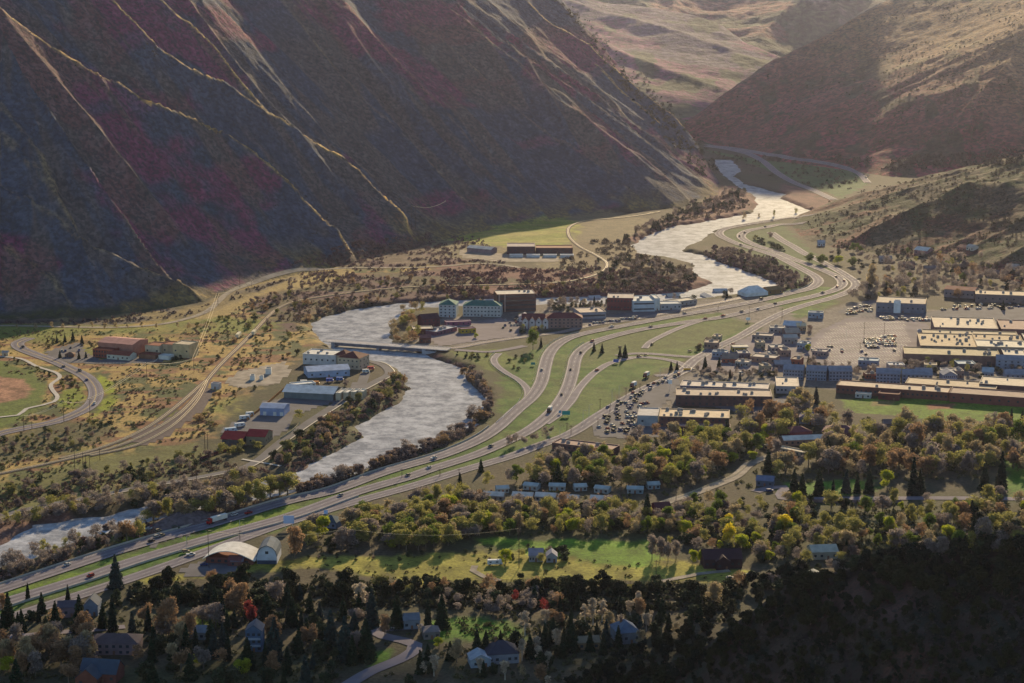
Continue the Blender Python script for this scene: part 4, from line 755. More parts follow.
# ------------------------------------------------------------------ trees and shrubs
bpy.context.view_layer.update()
OC = 3.0; OX0, OY0 = -900.0, 700.0; OCC = np.zeros((int(2400/OC), int(3400/OC)), bool)
def occ_mark(x, y, r):
    i0 = int((x-r-OX0)/OC); i1 = int((x+r-OX0)/OC)+1; j0 = int((y-r-OY0)/OC); j1 = int((y+r-OY0)/OC)+1
    if i1 > 0 and j1 > 0: OCC[max(0, i0):i1, max(0, j0):j1] = True
def occ(x, y):
    i = int((x-OX0)/OC); j = int((y-OY0)/OC); return 0 <= i < OCC.shape[0] and 0 <= j < OCC.shape[1] and bool(OCC[i, j])
for o in list(bpy.data.objects):
    if o.type != 'MESH': continue
    n_ = o.name.split('.')[0]
    if n_ in ('highway','road','side_road','slip_road','connecting_road','frontage_road','river_road','school_road','footpath','residential_road','driveway','rail_bed','car_park','gravel_yard','bank_kerb','gravel_road'):
        co = np.empty(len(o.data.vertices)*3, np.float32); o.data.vertices.foreach_get('co', co); co = co.reshape(-1, 3)
        if n_ in ('car_park', 'gravel_yard'):
            for x, y, z in co: occ_mark(x, y, 1.5)
        else:
            k = len(co)//3
            for q in (co[:k], (co[:k]+co[k:2*k])/2, co[k:2*k], (co[2*k:]+co[k:2*k])/2, co[2*k:]):
                for x, y, z in q: occ_mark(x, y, 2.5)
                for x, y, z in (q[1:]+q[:-1])/2: occ_mark(x, y, 2.5)
    elif n_ == 'wall':
        bb = [o.matrix_world @ Vector(c) for c in o.bound_box]; c0, ux, uy = bb[0], bb[4]-bb[0], bb[3]-bb[0]
        nu, nv = int(ux.length/3)+1, int(uy.length/3)+1
        for i in range(nu+1):
            for j in range(nv+1): q = c0+ux*(i/nu)+uy*(j/nv); occ_mark(q.x, q.y, 3)

def leafmat(name, rgb, trans=.38, v=.35):
    return mat(name, rgb, .8, .15, var=v, scale=.55, trans=trans)
def tris(cent, size, stretch, r_, flat=0, down=0):
    """many small leaf or twig faces round given centres"""
    n = len(cent); a = r_.normal(size=(n, 3)); a[:, 2] = a[:, 2]*(1-flat)-down; a /= np.linalg.norm(a, axis=1)[:, None]
    b = r_.normal(size=(n, 3)); b -= a*(a*b).sum(1)[:, None]; b /= np.linalg.norm(b, axis=1)[:, None]
    s = size*(.6+.8*r_.random(n))[:, None]; a = a*s*stretch; b = b*s
    V = np.stack([cent-a*.5-b*.5, cent+a*.5-b*.35, cent+b*.5+a*.1], 1).reshape(-1, 3); return V
def crown_pts(n, lobes, r_, hw, z0, z1, shell=.55, hole=.2):
    """points in an irregular crown of several lobes between z0 and z1"""
    out = []; H = z1-z0; L = []
    for k in range(lobes):
        t = r_.random()**.8; ang = r_.random()*6.283; prof = math.sin(math.pi*min(1, .12+.80*t))**.7; rad = hw*prof*.62*r_.random()**.5
        L.append((rad*math.cos(ang), rad*math.sin(ang), z0+H*(.14+.74*t), hw*(.26+.22*r_.random())))
    for x, y, z, s in L:
        m = n//lobes; d = r_.normal(size=(m, 3)); d /= np.linalg.norm(d, axis=1)[:, None]; rr_ = s*(shell+(1.08-shell)*r_.random(m)**.7)[:, None]
        out.append(np.array([x, y, z])+d*rr_*np.array([1, 1, .85]))
    p = np.concatenate(out); nz_ = noise(p[:, 0]*.9+7, p[:, 1]*.9+p[:, 2]*.7, 200+lobes); return p[nz_ > -1+hole*2.2*0-.62+hole]
def trunk_mb(h, r, limbs, r_, spread, zlo=.25, zhi=.7, lean=0):
    m = MB(); m.tube([(0, 0, -.6), (lean*.02*h, 0, h*.3), (lean*.05*h, 0, h*.62), (lean*.06*h, 0, h*.88)], [r*1.25, r*.85, r*.5, r*.12], 6)
    for k in range(limbs):
        z = h*(zlo+(zhi-zlo)*k/max(1, limbs-1)); a = k*2.4+r_.random(); L = spread*(.55+.5*r_.random())*(1.1-.4*k/limbs)
        m.tube([(0, 0, z), (L*.45*math.cos(a), L*.45*math.sin(a), z+L*.42), (L*math.cos(a), L*math.sin(a), z+L*.95)], [r*.45, r*.28, r*.08], 4)
    return m
M_bark = mat('bark_grey', (.16, .13, .11), .9, .1); M_barkp = mat('bark_pale', (.46, .42, .37), .8, .2); M_barkd = mat('bark_dark', (.06, .045, .035), .9, .1)
PROTO = {}          # (kind, look) -> list of (trunk mesh, crown mesh), each one metre-true at reference height
def mk(kind, look, n, fn):
    PROTO[(kind, look)] = [fn(np.random.default_rng(hash((kind == 'x', len(look), k)) % 1000+k*31+len(kind))) for k in range(n)]
def bare(rgb, bark, hw=4.2, H=10., lob=15, n=1700, z0=1.6, size=.42, st=1.6):
    m = leafmat('twigs', rgb, .5)
    def f(r_):
        t = trunk_mb(H, .20, 7, r_, hw*.62).mesh('trunk', bark); p = crown_pts(n, lob, r_, hw, z0, H, .35, .1)
        V = tris(p, size, st, r_); return t, mesh_np('crown', V, np.arange(len(V)).reshape(-1, 3), [m]), H, hw
    return f
mk('bare_tree', 'rust-brown', 3, bare((.31, .20, .12), M_bark)); mk('bare_tree', 'grey-mauve', 4, bare((.26, .22, .205), M_bark)); mk('bare_tree', 'olive-brown', 4, bare((.30, .28, .09), M_bark))
mk('bare_tree', 'tan', 3, bare((.36, .29, .18), M_bark)); mk('bare_tree', 'dark red', 1, bare((.26, .05, .05), M_barkd)); mk('bare_tree', 'magenta', 1, bare((.36, .08, .17), M_barkd))
mk('bare_tree', 'pale', 3, bare((.46, .39, .31), M_barkp, hw=2.6, H=11, lob=13, n=900, z0=2.2, size=.34, st=2.2))
mk('leafy_tree', 'bright yellow', 2, bare((.62, .50, .04), M_bark, hw=4.4, n=2400, H=8.5, z0=.9, size=.5, st=1)); mk('leafy_tree', 'yellow-green', 3, bare((.33, .36, .035), M_bark, hw=4.6, n=2400, H=8.5, z0=.8, size=.5, st=1)); mk('leafy_tree', 'fresh green', 3, bare((.13, .18, .035), M_bark, hw=4.4, n=2200, H=9, z0=1.2, size=.5, st=1))
def conifer(rgb, H=12., R0=2.7, n=2600):
    m = leafmat('needles', rgb, .12, .4)
    def f(r_):
        t = MB().tube([(0, 0, -.6), (0, 0, H*.5), (0, 0, H*.97)], [.26, .16, .03], 6).mesh('trunk', M_barkd)
        lay = 17; P_ = []
        for k in range(lay):
            u = (k+.3*r_.random())/lay; z = .5+(H-.7)*u; rad = R0*(1-u)**.85*(.82+.36*r_.random()); nb = max(4, int(10*(1-u)+3)); m_ = int(n*(1-u)*1.9/lay)+10
            a = r_.random()*6.28+2*math.pi*r_.integers(0, nb, m_)/nb+r_.normal(size=m_)*.16; q = rad*np.sqrt(r_.random(m_))*(.85+.3*r_.random(m_)); P_.append(np.column_stack([q*np.cos(a), q*np.sin(a), z+.45-q*.30+r_.normal(size=m_)*.13]))
        p = np.concatenate(P_); V = tris(p, .52, 1.25, r_, flat=.45); return t, mesh_np('crown', V, np.arange(len(V)).reshape(-1, 3), [m]), H, R0
    return f
mk('spruce_tree', 'dark green', 4, conifer((.022, .045, .022))); mk('spruce_tree', 'blue-green', 2, conifer((.035, .060, .055))); mk('spruce_tree', 'slim dark', 2, conifer((.020, .040, .024), R0=1.8))
def bush(rgb, trans=.3, hw=2.6, H=4., lob=10, n=900, size=.42, st=1.2, stem=M_bark):
    m = leafmat('leaves', rgb, trans)
    def f(r_):
        t = trunk_mb(H*.8, .13, 5, r_, hw*.6, .08, .4).mesh('stem', stem); p = crown_pts(n, lob, r_, hw, -.2, H, .4, .1)
        V = tris(p, size, st, r_); return t, mesh_np('foliage', V, np.arange(len(V)).reshape(-1, 3), [m]), H, hw
    return f
mk('juniper_tree', 'dark olive', 5, bush((.034, .040, .018), .12, hw=2.7, H=4.6, lob=9, n=1900, size=.40)); mk('juniper_tree', 'black-green', 3, bush((.020, .030, .019), .12, hw=2.4, H=5.4, lob=9, n=1900, size=.40))
mk('shrub', 'mauve', 4, bush((.20, .155, .145), .45)); mk('shrub', 'dark green', 4, bush((.045, .06, .03), .2)); mk('shrub', 'olive', 4, bush((.20, .19, .07), .4)); mk('shrub', 'brown', 3, bush((.28, .19, .11), .45))
REFH = {}
TREES = []         # dicts: kind, look, x, y, z, s (scale), sx
def H_at(px_h, x, y): return px_h*project(x, y, float(gz(x, y)))[2]/F
def tree(kind, look, px, py, hpx=None, h=None, wide=1.0, world=None):
    x, y, z = P(px, py) if world is None else (*world, float(gz(*world)))
    ref = PROTO[(kind, look)][0][2]
    hh = h if h else H_at(hpx, x, y)*1.02
    TREES.append(dict(kind=kind, look=look, x=x, y=y, z=z, s=hh/ref, w=wide, h=hh, px=px, py=py))
def scatter(zone_px, n, mix, hr, gap=3.0, forced=False, tries=30, seed=None, river=False):
    r_ = random.Random(len(TREES)*7+n if seed is None else seed); xs = [p[0] for p in zone_px]; ys = [p[1] for p in zone_px]; c = 0
    zp = np.array(zone_px, float); ks = list(mix); ws = [mix[k] for k in ks]; placed = []
    for _ in range(n*tries):
        if c >= n: break
        px = r_.uniform(min(xs), max(xs)); py = r_.uniform(min(ys), max(ys))
        if sdpoly(zone_px, np.array([px]), np.array([py]))[0] < 0: continue
        x, y, z = P(px, py)
        if z < -2.2 and not river and float(sdpoly(RIV, np.array([x]), np.array([y]))[0]) > -1: continue
        if occ(x, y) and not forced: continue
        if any((x-a)**2+(y-b)**2 < gap*gap for a, b in placed): continue
        placed.append((x, y)); k = r_.choices(ks, ws)[0]; h = r_.uniform(*hr)*(1 if k[0] != 'shrub' else .62)
        TREES.append(dict(kind=k[0], look=k[1], x=x, y=y, z=z, s=h/PROTO[k][0][2], w=r_.uniform(.8, 1.6) if k[0] in ('bare_tree','shrub') else r_.uniform(.85,1.2), h=h, px=px, py=py)); c += 1
BT = lambda l: ('bare_tree', l)
SP = lambda l='dark green': ('spruce_tree', l)
SH = lambda l: ('shrub', l)
woods = {BT('olive-brown'): 5, BT('grey-mauve'): 3, BT('rust-brown'): 1.2, BT('tan'): 2, SH('dark green'): .6, ('leafy_tree', 'fresh green'): 1.5, ('leafy_tree', 'yellow-green'): .6, ('spruce_tree', 'dark green'): .25}
# single trees one can point to
for px, py, h in [(794,495,27),(802,497,25),(819,495,27),(833,495,17),(846,493,25),(857,493,19),(869,493,25),(913,495,38),(920,493,26),(984,489,27),(1001,487,36),(996,495,15),(1011,425,17),(1022,425,15),(816,403,17),(558,485,23),(647,522,29),(682,453,11),(697,457,10),(481,472,14),
   (705,369,13),(719,368,11),(671,370,9),(677,370,9),(625,358,14),(620,357,10),(602,353,10),(594,351,9),(541,347,10),(116,588,35),(9,625,34),(22,632,24),(42,613,22),(56,631,31),(80,631,38),(113,631,37),(103,628,26),(223,625,31),(249,616,24),(267,619,29),(290,622,31),(275,660,45),
   (214,657,31),(228,660,30),(372,626,39),(397,628,35),(428,628,30),(442,628,35),(293,626,30),(310,613,22),(331,648,40),(345,660,46),(366,660,43),(477,657,30),(486,657,28),(553,642,26),(571,651,36),(606,648,30),(647,625,24),(662,619,22),(620,616,22),(57,343,8),(65,342,8),(73,341,10),(82,344,9),(60,358,8),(79,359,8),(86,358,7),
   (300,600,18),(180,604,18),(560,612,18),(700,622,20),(130,600,15),(196,652,26),(320,620,20),(152,662,24),(28,600,18),(68,600,16),(590,651,22),(540,652,24),(640,640,26),(690,636,24),(760,614,18),(460,486,14),(745,430,12),(1003,310,10),(868,298,13),(730,378,9),(740,380,8)]:
    tree('spruce_tree', 'blue-green' if (px*7+py) % 5 == 0 else 'slim dark' if (px+py) % 4 == 0 else 'dark green', px, py, h)
for l, px, py, h, w_ in [('bright yellow',647,475,15,.8),('yellow-green',733,463,11,1.2),('yellow-green',752,460,10,1.2),('bright yellow',729,528,14,.9),('bright yellow',785,534,19,1.0),('bright yellow',729,543,19,.9),('yellow-green',901,510,9,.9),('yellow-green',693,563,15,.7),('yellow-green',701,563,13,.8),
   ('yellow-green',720,549,9,.9),('yellow-green',506,563,15,1.1),('yellow-green',391,547,10,1.9),('yellow-green',439,648,11,1.2),('yellow-green',243,672,14,1.6),('yellow-green',202,666,15,1.3),('yellow-green',8,672,16,1.2),('fresh green',1018,443,23,1.0),('yellow-green',887,490,20,.9),
   ('fresh green',533,350,21,.7),('fresh green',809,262,9,1.4),('fresh green',822,264,10,1.4),('yellow-green',838,264,9,1.4),('fresh green',852,266,9,1.3),('yellow-green',808,352,9,.8),('fresh green',429,512,18,1),('fresh green',750,450,12,1.2),('yellow-green',476,338,5,1.2),('fresh green',716,512,14,1.2)]:
    tree('leafy_tree', l, px, py, h, wide=w_)
for l, px, py, h, w_ in [('pale',360,613,36,1),('pale',525,636,30,1),('pale',522,661,24,1),('pale',538,664,22,1),('pale',505,680,24,1),('pale',593,625,30,1),('pale',602,622,27,1),('pale',585,624,24,1),('pale',638,616,27,1),('pale',630,618,22,1),('pale',548,668,20,1),('pale',480,676,22,1),('pale',420,636,14,1),('dark red',250,624,24,.9),('magenta',838,380,8,1.2),
   ('rust-brown',169,640,42,.95),('rust-brown',190,640,28,1),('rust-brown',295,559,34,.85),('rust-brown',127,541,27,1.0),('tan',180,650,30,.9),('tan',172,668,26,.8),('rust-brown',385,636,22,1),('rust-brown',312,645,24,1),('grey-mauve',652,560,26,.7),('grey-mauve',660,561,24,.7),('grey-mauve',668,562,22,.7),('grey-mauve',676,560,20,.8),('rust-brown',272,640,26,.9),
   ('tan',870,460,27,.9),('tan',905,430,24,.9),('tan',872,290,26,.8),('rust-brown',917,450,27,1),('rust-brown',820,425,25,.9),('tan',806,412,22,1),('grey-mauve',770,240,9,1),('grey-mauve',545,440,14,1),('grey-mauve',534,443,14,1),('grey-mauve',524,446,13,1),('grey-mauve',509,448,13,1),('grey-mauve',516,444,12,1),('grey-mauve',551,434,10,1),
   ('tan',744,221,9,.8),('olive-brown',774,218,8,.7),('olive-brown',796,215,8,.7),('tan',759,219,6,.7)]:
    tree('bare_tree', l, px, py, h, wide=w_)
for k in range(18):
    tree('bare_tree', ['rust-brown','tan','rust-brown','grey-mauve'][k % 4], 2+k*5.2+random.uniform(-3,3), 645+random.uniform(0,38), random.uniform(24,34))
# woods, banks and hedges
scatter([(470,492),(560,464),(640,440),(745,430),(770,440),(700,482),(655,490),(480,488)], 150, woods, (9,14), 3.2)
scatter([(300,536),(350,520),(420,500),(485,497),(485,542),(420,552),(310,550)], 105, woods, (9,14), 3.2)
scatter([(480,508),(700,510),(690,534),(480,536)], 130, {**woods, SH('dark green'): 3}, (7,12), 3)
scatter([(655,508),(760,500),(785,520),(860,535),(1040,520),(1040,552),(900,556),(800,566),(770,566),(700,552),(660,545)], 150, {**woods, SH('dark green'): 5, SH('mauve'): 2}, (6,11), 4)
scatter([(735,412),(800,404),(842,425),(870,434),(1040,428),(1040,474),(880,478),(770,478),(742,440)], 160, {('leafy_tree','fresh green'): .6, BT('rust-brown'): 2, BT('grey-mauve'): 4, BT('tan'): 3, BT('olive-brown'): 4, SP(): .5}, (11,17), 5)
scatter([(850,302),(880,270),(940,262),(1040,275),(1040,303),(930,300)], 75, {BT('grey-mauve'): 6, BT('rust-brown'): 1.5, SP(): .5}, (10,15), 6)
scatter([(800,256),(850,248),(900,258),(1024,270),(1000,280),(880,268)], 26, {('leafy_tree','fresh green'): 1, BT('grey-mauve'): 2, SH('dark green'): 3}, (6,9), 6)
scatter([(700,266),(716,248),(745,252),(782,268),(808,284),(792,292),(770,284),(740,270)], 85, {SH('mauve'): 3, SH('dark green'): 3, BT('grey-mauve'): 1}, (6,11), 5)
scatter([(752,238),(790,254),(820,268),(800,264),(765,250)], 18, {SH('dark green'): 4, SH('olive'): 1}, (6,10), 4)
scatter([(590,262),(640,256),(700,280),(694,287),(640,290),(600,288)], 80, {SH('dark green'): 4, BT('grey-mauve'): 2, SH('mauve'): 3}, (6,12), 5)
scatter([(615,244),(690,206),(750,188),(745,204),(690,217),(640,240)], 80, {SH('dark green'): 5, SP('dark green'): 1, BT('grey-mauve'): 2, SH('mauve'): 2}, (8,14), 5)
scatter([(235,305),(330,280),(420,280),(600,285),(600,296),(430,300),(350,306),(300,325),(250,335)], 120, {SH('mauve'): 4, SH('olive'): 2, SH('dark green'): 2, SH('brown'): 2}, (6,11), 5)
scatter([(386,312),(400,306),(424,309),(424,330),(412,345),(390,343)], 18, {BT('tan'): 3, BT('rust-brown'): 2, BT('olive-brown'): 2}, (8,12), 4, river=True)
scatter([(258,457),(300,427),(345,398),(380,386),(398,372),(407,388),(370,410),(335,438),(290,466)], 72, {SH('mauve'): 3, SH('olive'): 3, SH('brown'): 2, SH('dark green'): 2}, (7,12), 4)
scatter([(455,366),(474,372),(492,395),(490,415),(470,432),(440,446),(385,467),(320,489),(298,496),(300,486),(440,436),(482,412),(486,400),(468,384)], 120, {SH('mauve'): 5, SH('brown'): 2, BT('grey-mauve'): 1}, (6,11), 2.5, tries=60)
scatter([(-10,516),(100,500),(180,488),(250,476),(258,484),(180,502),(100,514),(-10,530)], 60, {BT('grey-mauve'): 5, BT('olive-brown'): 2, SH('dark green'): 1, BT('tan'): 1}, (7,11), 4)
scatter([(150,519),(205,508),(255,501),(296,490),(298,497),(240,511),(205,520),(160,528)], 44, {BT('olive-brown'): 4, BT('tan'): 3, BT('grey-mauve'): 3}, (10,15), 3, river=True, forced=False, tries=80)
scatter([(-10,588),(60,566),(105,551),(150,535),(150,520),(100,535),(60,548),(-10,572)], 60, {BT('grey-mauve'): 4, SH('mauve'): 2, BT('olive-brown'): 1, SH('dark green'): 1}, (6,10), 3, river=True, tries=60)
scatter([(-10,440),(90,420),(140,412),(90,440),(60,452),(-10,468)], 34, {SH('mauve'): 2, SH('dark green'): 3, SH('olive'): 2}, (4,8), 5)
scatter([(-10,486),(120,466),(190,448),(235,462),(100,492),(-10,512)], 60, {SH('mauve'): 3, SH('dark green'): 3, SH('olive'): 3, BT('grey-mauve'): 2}, (5,10), 5)
scatter([(210,350),(260,330),(300,330),(300,360),(250,400),(215,430),(190,430)], 30, {SH('olive'): 2, SH('dark green'): 1, SH('brown'): 2}, (4,9), 6)
scatter([(150,346),(190,330),(250,300),(230,330),(195,345),(185,352)], 14, {SH('mauve'): 2, SH('olive'): 1}, (4,7), 5)
scatter([(130,584),(140,578),(280,580),(400,584),(560,584),(740,586),(740,602),(560,600),(400,600),(140,604)], 120, {SH('dark green'): 8, SH('olive'): 1, BT('rust-brown'): 1, ('juniper_tree','dark olive'): 4}, (6,11), 3.5)
scatter([(0,606),(200,604),(390,604),(400,640),(330,690),(0,690)], 100, {SP(): 5, SP('slim dark'): 1, SP('blue-green'): 1, BT('rust-brown'): 3, BT('grey-mauve'): 2, SH('dark green'): 4}, (8,15), 5)
scatter([(440,604),(740,604),(700,630),(600,660),(560,690),(400,690),(420,660),(540,640),(520,615)], 62, {SP(): 4, BT('pale'): 2, BT('tan'): 2, BT('rust-brown'): 1, SH('dark green'): 5}, (7,13), 4)
scatter([(440,596),(560,600),(560,614),(440,614)], 20, {BT('dark red'): .3, BT('grey-mauve'): 3}, (6,9), 4)
scatter([(560,690),(640,650),(700,618),(770,592),(850,572),(940,566),(1040,548),(1040,600),(900,600),(760,640),(640,700)], 190, {('juniper_tree','dark olive'): 5, ('juniper_tree','black-green'): 4}, (4.5,8), 3.2)
scatter([(560,700),(760,640),(900,600),(1040,600),(1040,710),(560,710)], 330, {('juniper_tree','dark olive'): 5, ('juniper_tree','black-green'): 4}, (2.4,5.0), 3.0)
scatter([(740,585),(800,575),(900,556),(1040,545),(1040,556),(860,572),(760,596)], 60, {('juniper_tree','black-green'): 4, SH('dark green'): 3, BT('grey-mauve'): 1}, (6,10), 4)
scatter([(700,345),(800,325),(860,340),(860,378),(700,378),(690,360)], 70, {BT('grey-mauve'): 5, SH('dark green'): 3, SP(): .6, SH('mauve'): 2}, (5,8), 4)
scatter([(860,364),(1024,366),(1024,384),(860,384)], 44, {BT('grey-mauve'): 3, SH('dark green'): 3, BT('olive-brown'): 1}, (6,9), 6)
scatter([(425,335),(520,318),(560,325),(520,340),(440,346)], 20, {BT('olive-brown'): 2, SH('dark green'): 2, SP(): 1.4, BT('rust-brown'): 1}, (5,8), 5)
scatter([(540,306),(700,296),(760,290),(745,296),(640,304),(560,312)], 34, {SH('dark green'): 3, BT('grey-mauve'): 3, SP(): 1}, (6,9), 5)
scatter([(470,300),(560,300),(600,308),(560,306),(480,306)], 12, {BT('tan'): 2, SH('dark green'): 2}, (6,9), 5)
scatter([(500,362),(530,352),(540,362),(520,372)], 7, {SH('dark green'): 1, SH('olive'): 1}, (4,6), 4)
scatter([(455,355),(500,348),(505,352),(470,362)], 12, {SH('dark green'): 3, SH('olive'): 1}, (3,6), 4)
scatter([(300,553),(560,548),(560,560),(420,562),(300,560)], 26, {SH('dark green'): 3, SH('mauve'): 1}, (2.5,5), 4)
scatter([(20,356),(60,372),(80,384),(60,392),(40,372),(10,360)], 18, {SH('olive'): 2, SH('dark green'): 2, SH('mauve'): 1}, (4,6), 4)
scatter([(35,344),(60,340),(95,344),(95,350),(50,352)], 10, {SH('olive'): 2, SP(): 1, SH('dark green'): 2}, (3,7), 4)
scatter([(170,352),(190,345),(186,358),(172,362)], 8, {SH('dark green'): 1}, (5,7), 3)
for k in range(14): tree('bare_tree', 'tan', 20+k*14+random.uniform(-5, 5), 328.5+random.uniform(0, 2), h=random.uniform(4.5, 8))
scatter([(262,450),(300,420),(262,440),(222,455),(200,460)], 14, {SH('olive'): 2, BT('olive-brown'): 2}, (6,9), 5)
scatter([(280,412),(360,378),(372,372),(366,384),(300,412)], 12, {SH('mauve'): 1, SH('olive'): 1, BT('grey-mauve'): 1}, (5,8), 5)

scatter([(780,506),(1030,503),(1030,545),(900,552),(800,556),(770,530)], 80, {**woods, SH('dark green'): 2}, (8,13), 4)
scatter([(842,246),(1024,262),(1024,292),(870,300),(850,280)], 70, {BT('grey-mauve'): 4, BT('olive-brown'): 2, SH('dark green'): 3, ('leafy_tree','fresh green'): 1}, (6,11), 5)
scatter([(520,556),(565,552),(570,562),(525,566)], 7, {SH('dark green'): 2, BT('olive-brown'): 1}, (5,8), 4)
# the largest 300 of a kind stand alone, the others make up the mass of the wood
SPEC = {'bare_tree': 300, 'shrub': 300, 'juniper_tree': 290, 'spruce_tree': 290, 'leafy_tree': 290}
def place_trees():
    rest = []
    for kind, lim in SPEC.items():
        L = [t for t in TREES if t['kind'] == kind]; L.sort(key=lambda t: -t['h']/math.hypot(t['x'], t['y']))
        vis = 0
        for t in L:
            ok = visible(t['x'], t['y'], t['z']+t['h']*.7)
            if vis < lim and ok: vis += 1; t['solo'] = True
            else: t['solo'] = False; rest.append(t)
    r_ = random.Random(3)
    for t in TREES:
        pr = PROTO[(t['kind'], t['look'])]; tm, cm, H, hw = pr[r_.randrange(len(pr))]; a = r_.random()*6.28
        if t['solo']:
            o = bpy.data.objects.new(t['kind'], None); C.objects.link(o); o.empty_display_size = 1; o.location = (t['x'], t['y'], t['z']-.1); o.rotation_euler = (0, 0, a); o.scale = (t['s']*t['w'], t['s']*t['w'], t['s'])
            for nm, me in (('trunk' if t['kind'] != 'shrub' else 'stem', tm), ('crown' if t['kind'] != 'shrub' else 'foliage', cm)): q = bpy.data.objects.new(nm, me); C.objects.link(q); q.parent = o
            t['ob'] = o; THINGS.append((o, t['kind'], t['look'], t['px'], t['py'], t['h']))
        else: t['me'] = cm; t['a'] = a
    groups = {}
    for t in rest: groups.setdefault(cm_key(t), []).append(t)
    for (kind, look), L in groups.items():
        Vs = []
        for t in L:
            me = t['me']; co = np.empty(len(me.vertices)*3, np.float32); me.vertices.foreach_get('co', co); co = co.reshape(-1, 3, 3)[::2].reshape(-1, 3)
            ca, sa = math.cos(t['a']), math.sin(t['a']); s_ = t['s']; sw = s_*t['w']
            Vs.append(np.column_stack([(co[:, 0]*ca-co[:, 1]*sa)*sw+t['x'], (co[:, 0]*sa+co[:, 1]*ca)*sw+t['y'], co[:, 2]*s_+t['z']]))
        V_ = np.concatenate(Vs); nm = 'woodland' if kind != 'shrub' else 'undergrowth'
        stuff(link(nm, mesh_np(nm, V_, np.arange(len(V_)).reshape(-1, 3), [L[0]['me'].materials[0]])), 'mass of smaller %s %s growing between the larger ones' % (look, {'bare_tree': 'bare trees', 'shrub': 'shrubs', 'spruce_tree': 'spruces', 'juniper_tree': 'junipers', 'leafy_tree': 'leafy trees'}[kind]), nm)
def cm_key(t): return (t['kind'], t['look'])
place_trees()

# ground-hugging brush: nobody could count it
def brush(name, label, pts, rgb, h0, h1, n=26, trans=.2):
    r_ = np.random.default_rng(len(pts)); pts = np.array(pts); k = len(pts); h = r_.uniform(h0, h1, k)
    c = r_.normal(size=(k, n, 3)); c /= np.linalg.norm(c, axis=2)[..., None]; c[..., 2] = np.abs(c[..., 2]); c = c*np.stack([h*.8, h*.8, h], -1)[:, None, :]*(.6+.5*r_.random((k, n, 1)))
    c = (c+pts[:, None, :]).reshape(-1, 3); s = np.repeat(h*.62, n)
    a = r_.normal(size=c.shape); a /= np.linalg.norm(a, axis=1)[:, None]; b = r_.normal(size=c.shape); b -= a*(a*b).sum(1)[:, None]; b /= np.linalg.norm(b, axis=1)[:, None]
    a *= s[:, None]; b *= s[:, None]; V = np.stack([c-a*.5-b*.4, c+a*.5-b*.4, c+b*.5], 1).reshape(-1, 3)
    return stuff(link(name, mesh_np(name, V, np.arange(len(V)).reshape(-1, 3), [leafmat('brush_leaves', rgb, trans)])), label, 'brush')
BALL = [(-70,372),(36,376),(48,392),(38,412),(-70,416)]
def px_points(zone_px, n, keep=None, thr=-.2, sc_=22, seed=1):
    r_ = random.Random(seed); xs = [p[0] for p in zone_px]; ys = [p[1] for p in zone_px]; out = []
    Q = np.array([(r_.uniform(min(xs), max(xs)), r_.uniform(min(ys), max(ys))) for _ in range(n*2)]); Q = Q[sdpoly(zone_px, Q[:, 0], Q[:, 1]) > 0][:n]
    for px, py in Q:
        x, y, z = P(px, py)
        if not occ(x, y) and z > -2.5 and sdpoly(BALL, np.array([px]), np.array([py]))[0] < 0 and noise(np.array([x/sc_]), np.array([y/sc_]), seed)[0] > thr: out.append((x, y, z-.2))
    return out
lz = [(-10,330),(190,330),(250,300),(330,285),(320,325),(250,380),(200,440),(120,450),(-10,500)]
brush('sagebrush', 'grey-green sagebrush dotting the sunny terrace', px_points(lz, 3000, seed=3), (.16,.155,.07), .6, 1.7)
brush('sagebrush', 'brown brush dotting the sunny terrace', px_points(lz, 1900, seed=5), (.20,.12,.09), .6, 1.6)
brush('hillside_brush', 'dark scrub scattered over the right mountain', px_points([(690,125),(880,2),(1024,2),(1024,160),(740,152)], 2600, seed=7, sc_=60), (.08,.085,.04), 1.4, 3.0, 16)
brush('hillside_brush', 'dark scrub scattered over the low hill', px_points([(790,215),(870,188),(1024,158),(1024,282),(830,246)], 1600, seed=9, sc_=40, thr=-.3), (.095,.08,.05), 1.0, 2.4, 18)
brush('hillside_brush', 'dark scrub on the left mountain', px_points([(0,20),(560,2),(720,185),(430,215),(240,280),(0,315)], 1300, seed=13, sc_=70, thr=.1), (.07,.07,.06), 1, 2.2, 14)
brush('hillside_brush', 'scrub oak along the bright mountain crest', px_points([(555,0),(570,2),(690,122),(722,172),(700,178),(640,110)], 900, seed=17, thr=-1), (.045,.05,.025), 2.5, 5, 18)
brush('hillside_brush', 'pale scrub among the junipers', px_points([(560,690),(700,640),(1024,570),(1024,683),(560,700)], 1500, seed=19, thr=-.5, sc_=12), (.075,.066,.055), .5, 1.3, 22)
brush('riverside_brush', 'mauve willow scrub by the river', px_points([(240,305),(330,283),(600,284),(700,262),(690,292),(440,300),(300,325)], 1600, seed=21), (.14,.10,.085), 1.2, 3, 18)
brush('riverside_brush', 'mauve willow scrub on the river banks', px_points([(258,470),(300,430),(400,372),(412,390),(372,420),(366,440),(290,480)], 700, seed=23, thr=-.6), (.15,.09,.085), 1, 2.6, 18)
brush('riverside_brush', 'low mauve scrub beside the lower river', px_points([(-10,500),(200,455),(260,470),(180,495),(60,512),(-10,530)], 900, seed=25, thr=-.6), (.13,.09,.07), 1, 2.6, 18)
brush('meadow_brush', 'dark brush on the lit field', px_points([(300,548),(740,566),(730,584),(140,586)], 260, seed=27, thr=.1), (.07,.065,.03), .6, 1.6, 18)
brush('hedge_brush', 'dark oak brush under the field', px_points([(130,584),(740,586),(740,612),(130,606)], 900, seed=29, thr=-1), (.035,.04,.022), 1.5, 3.5, 22)

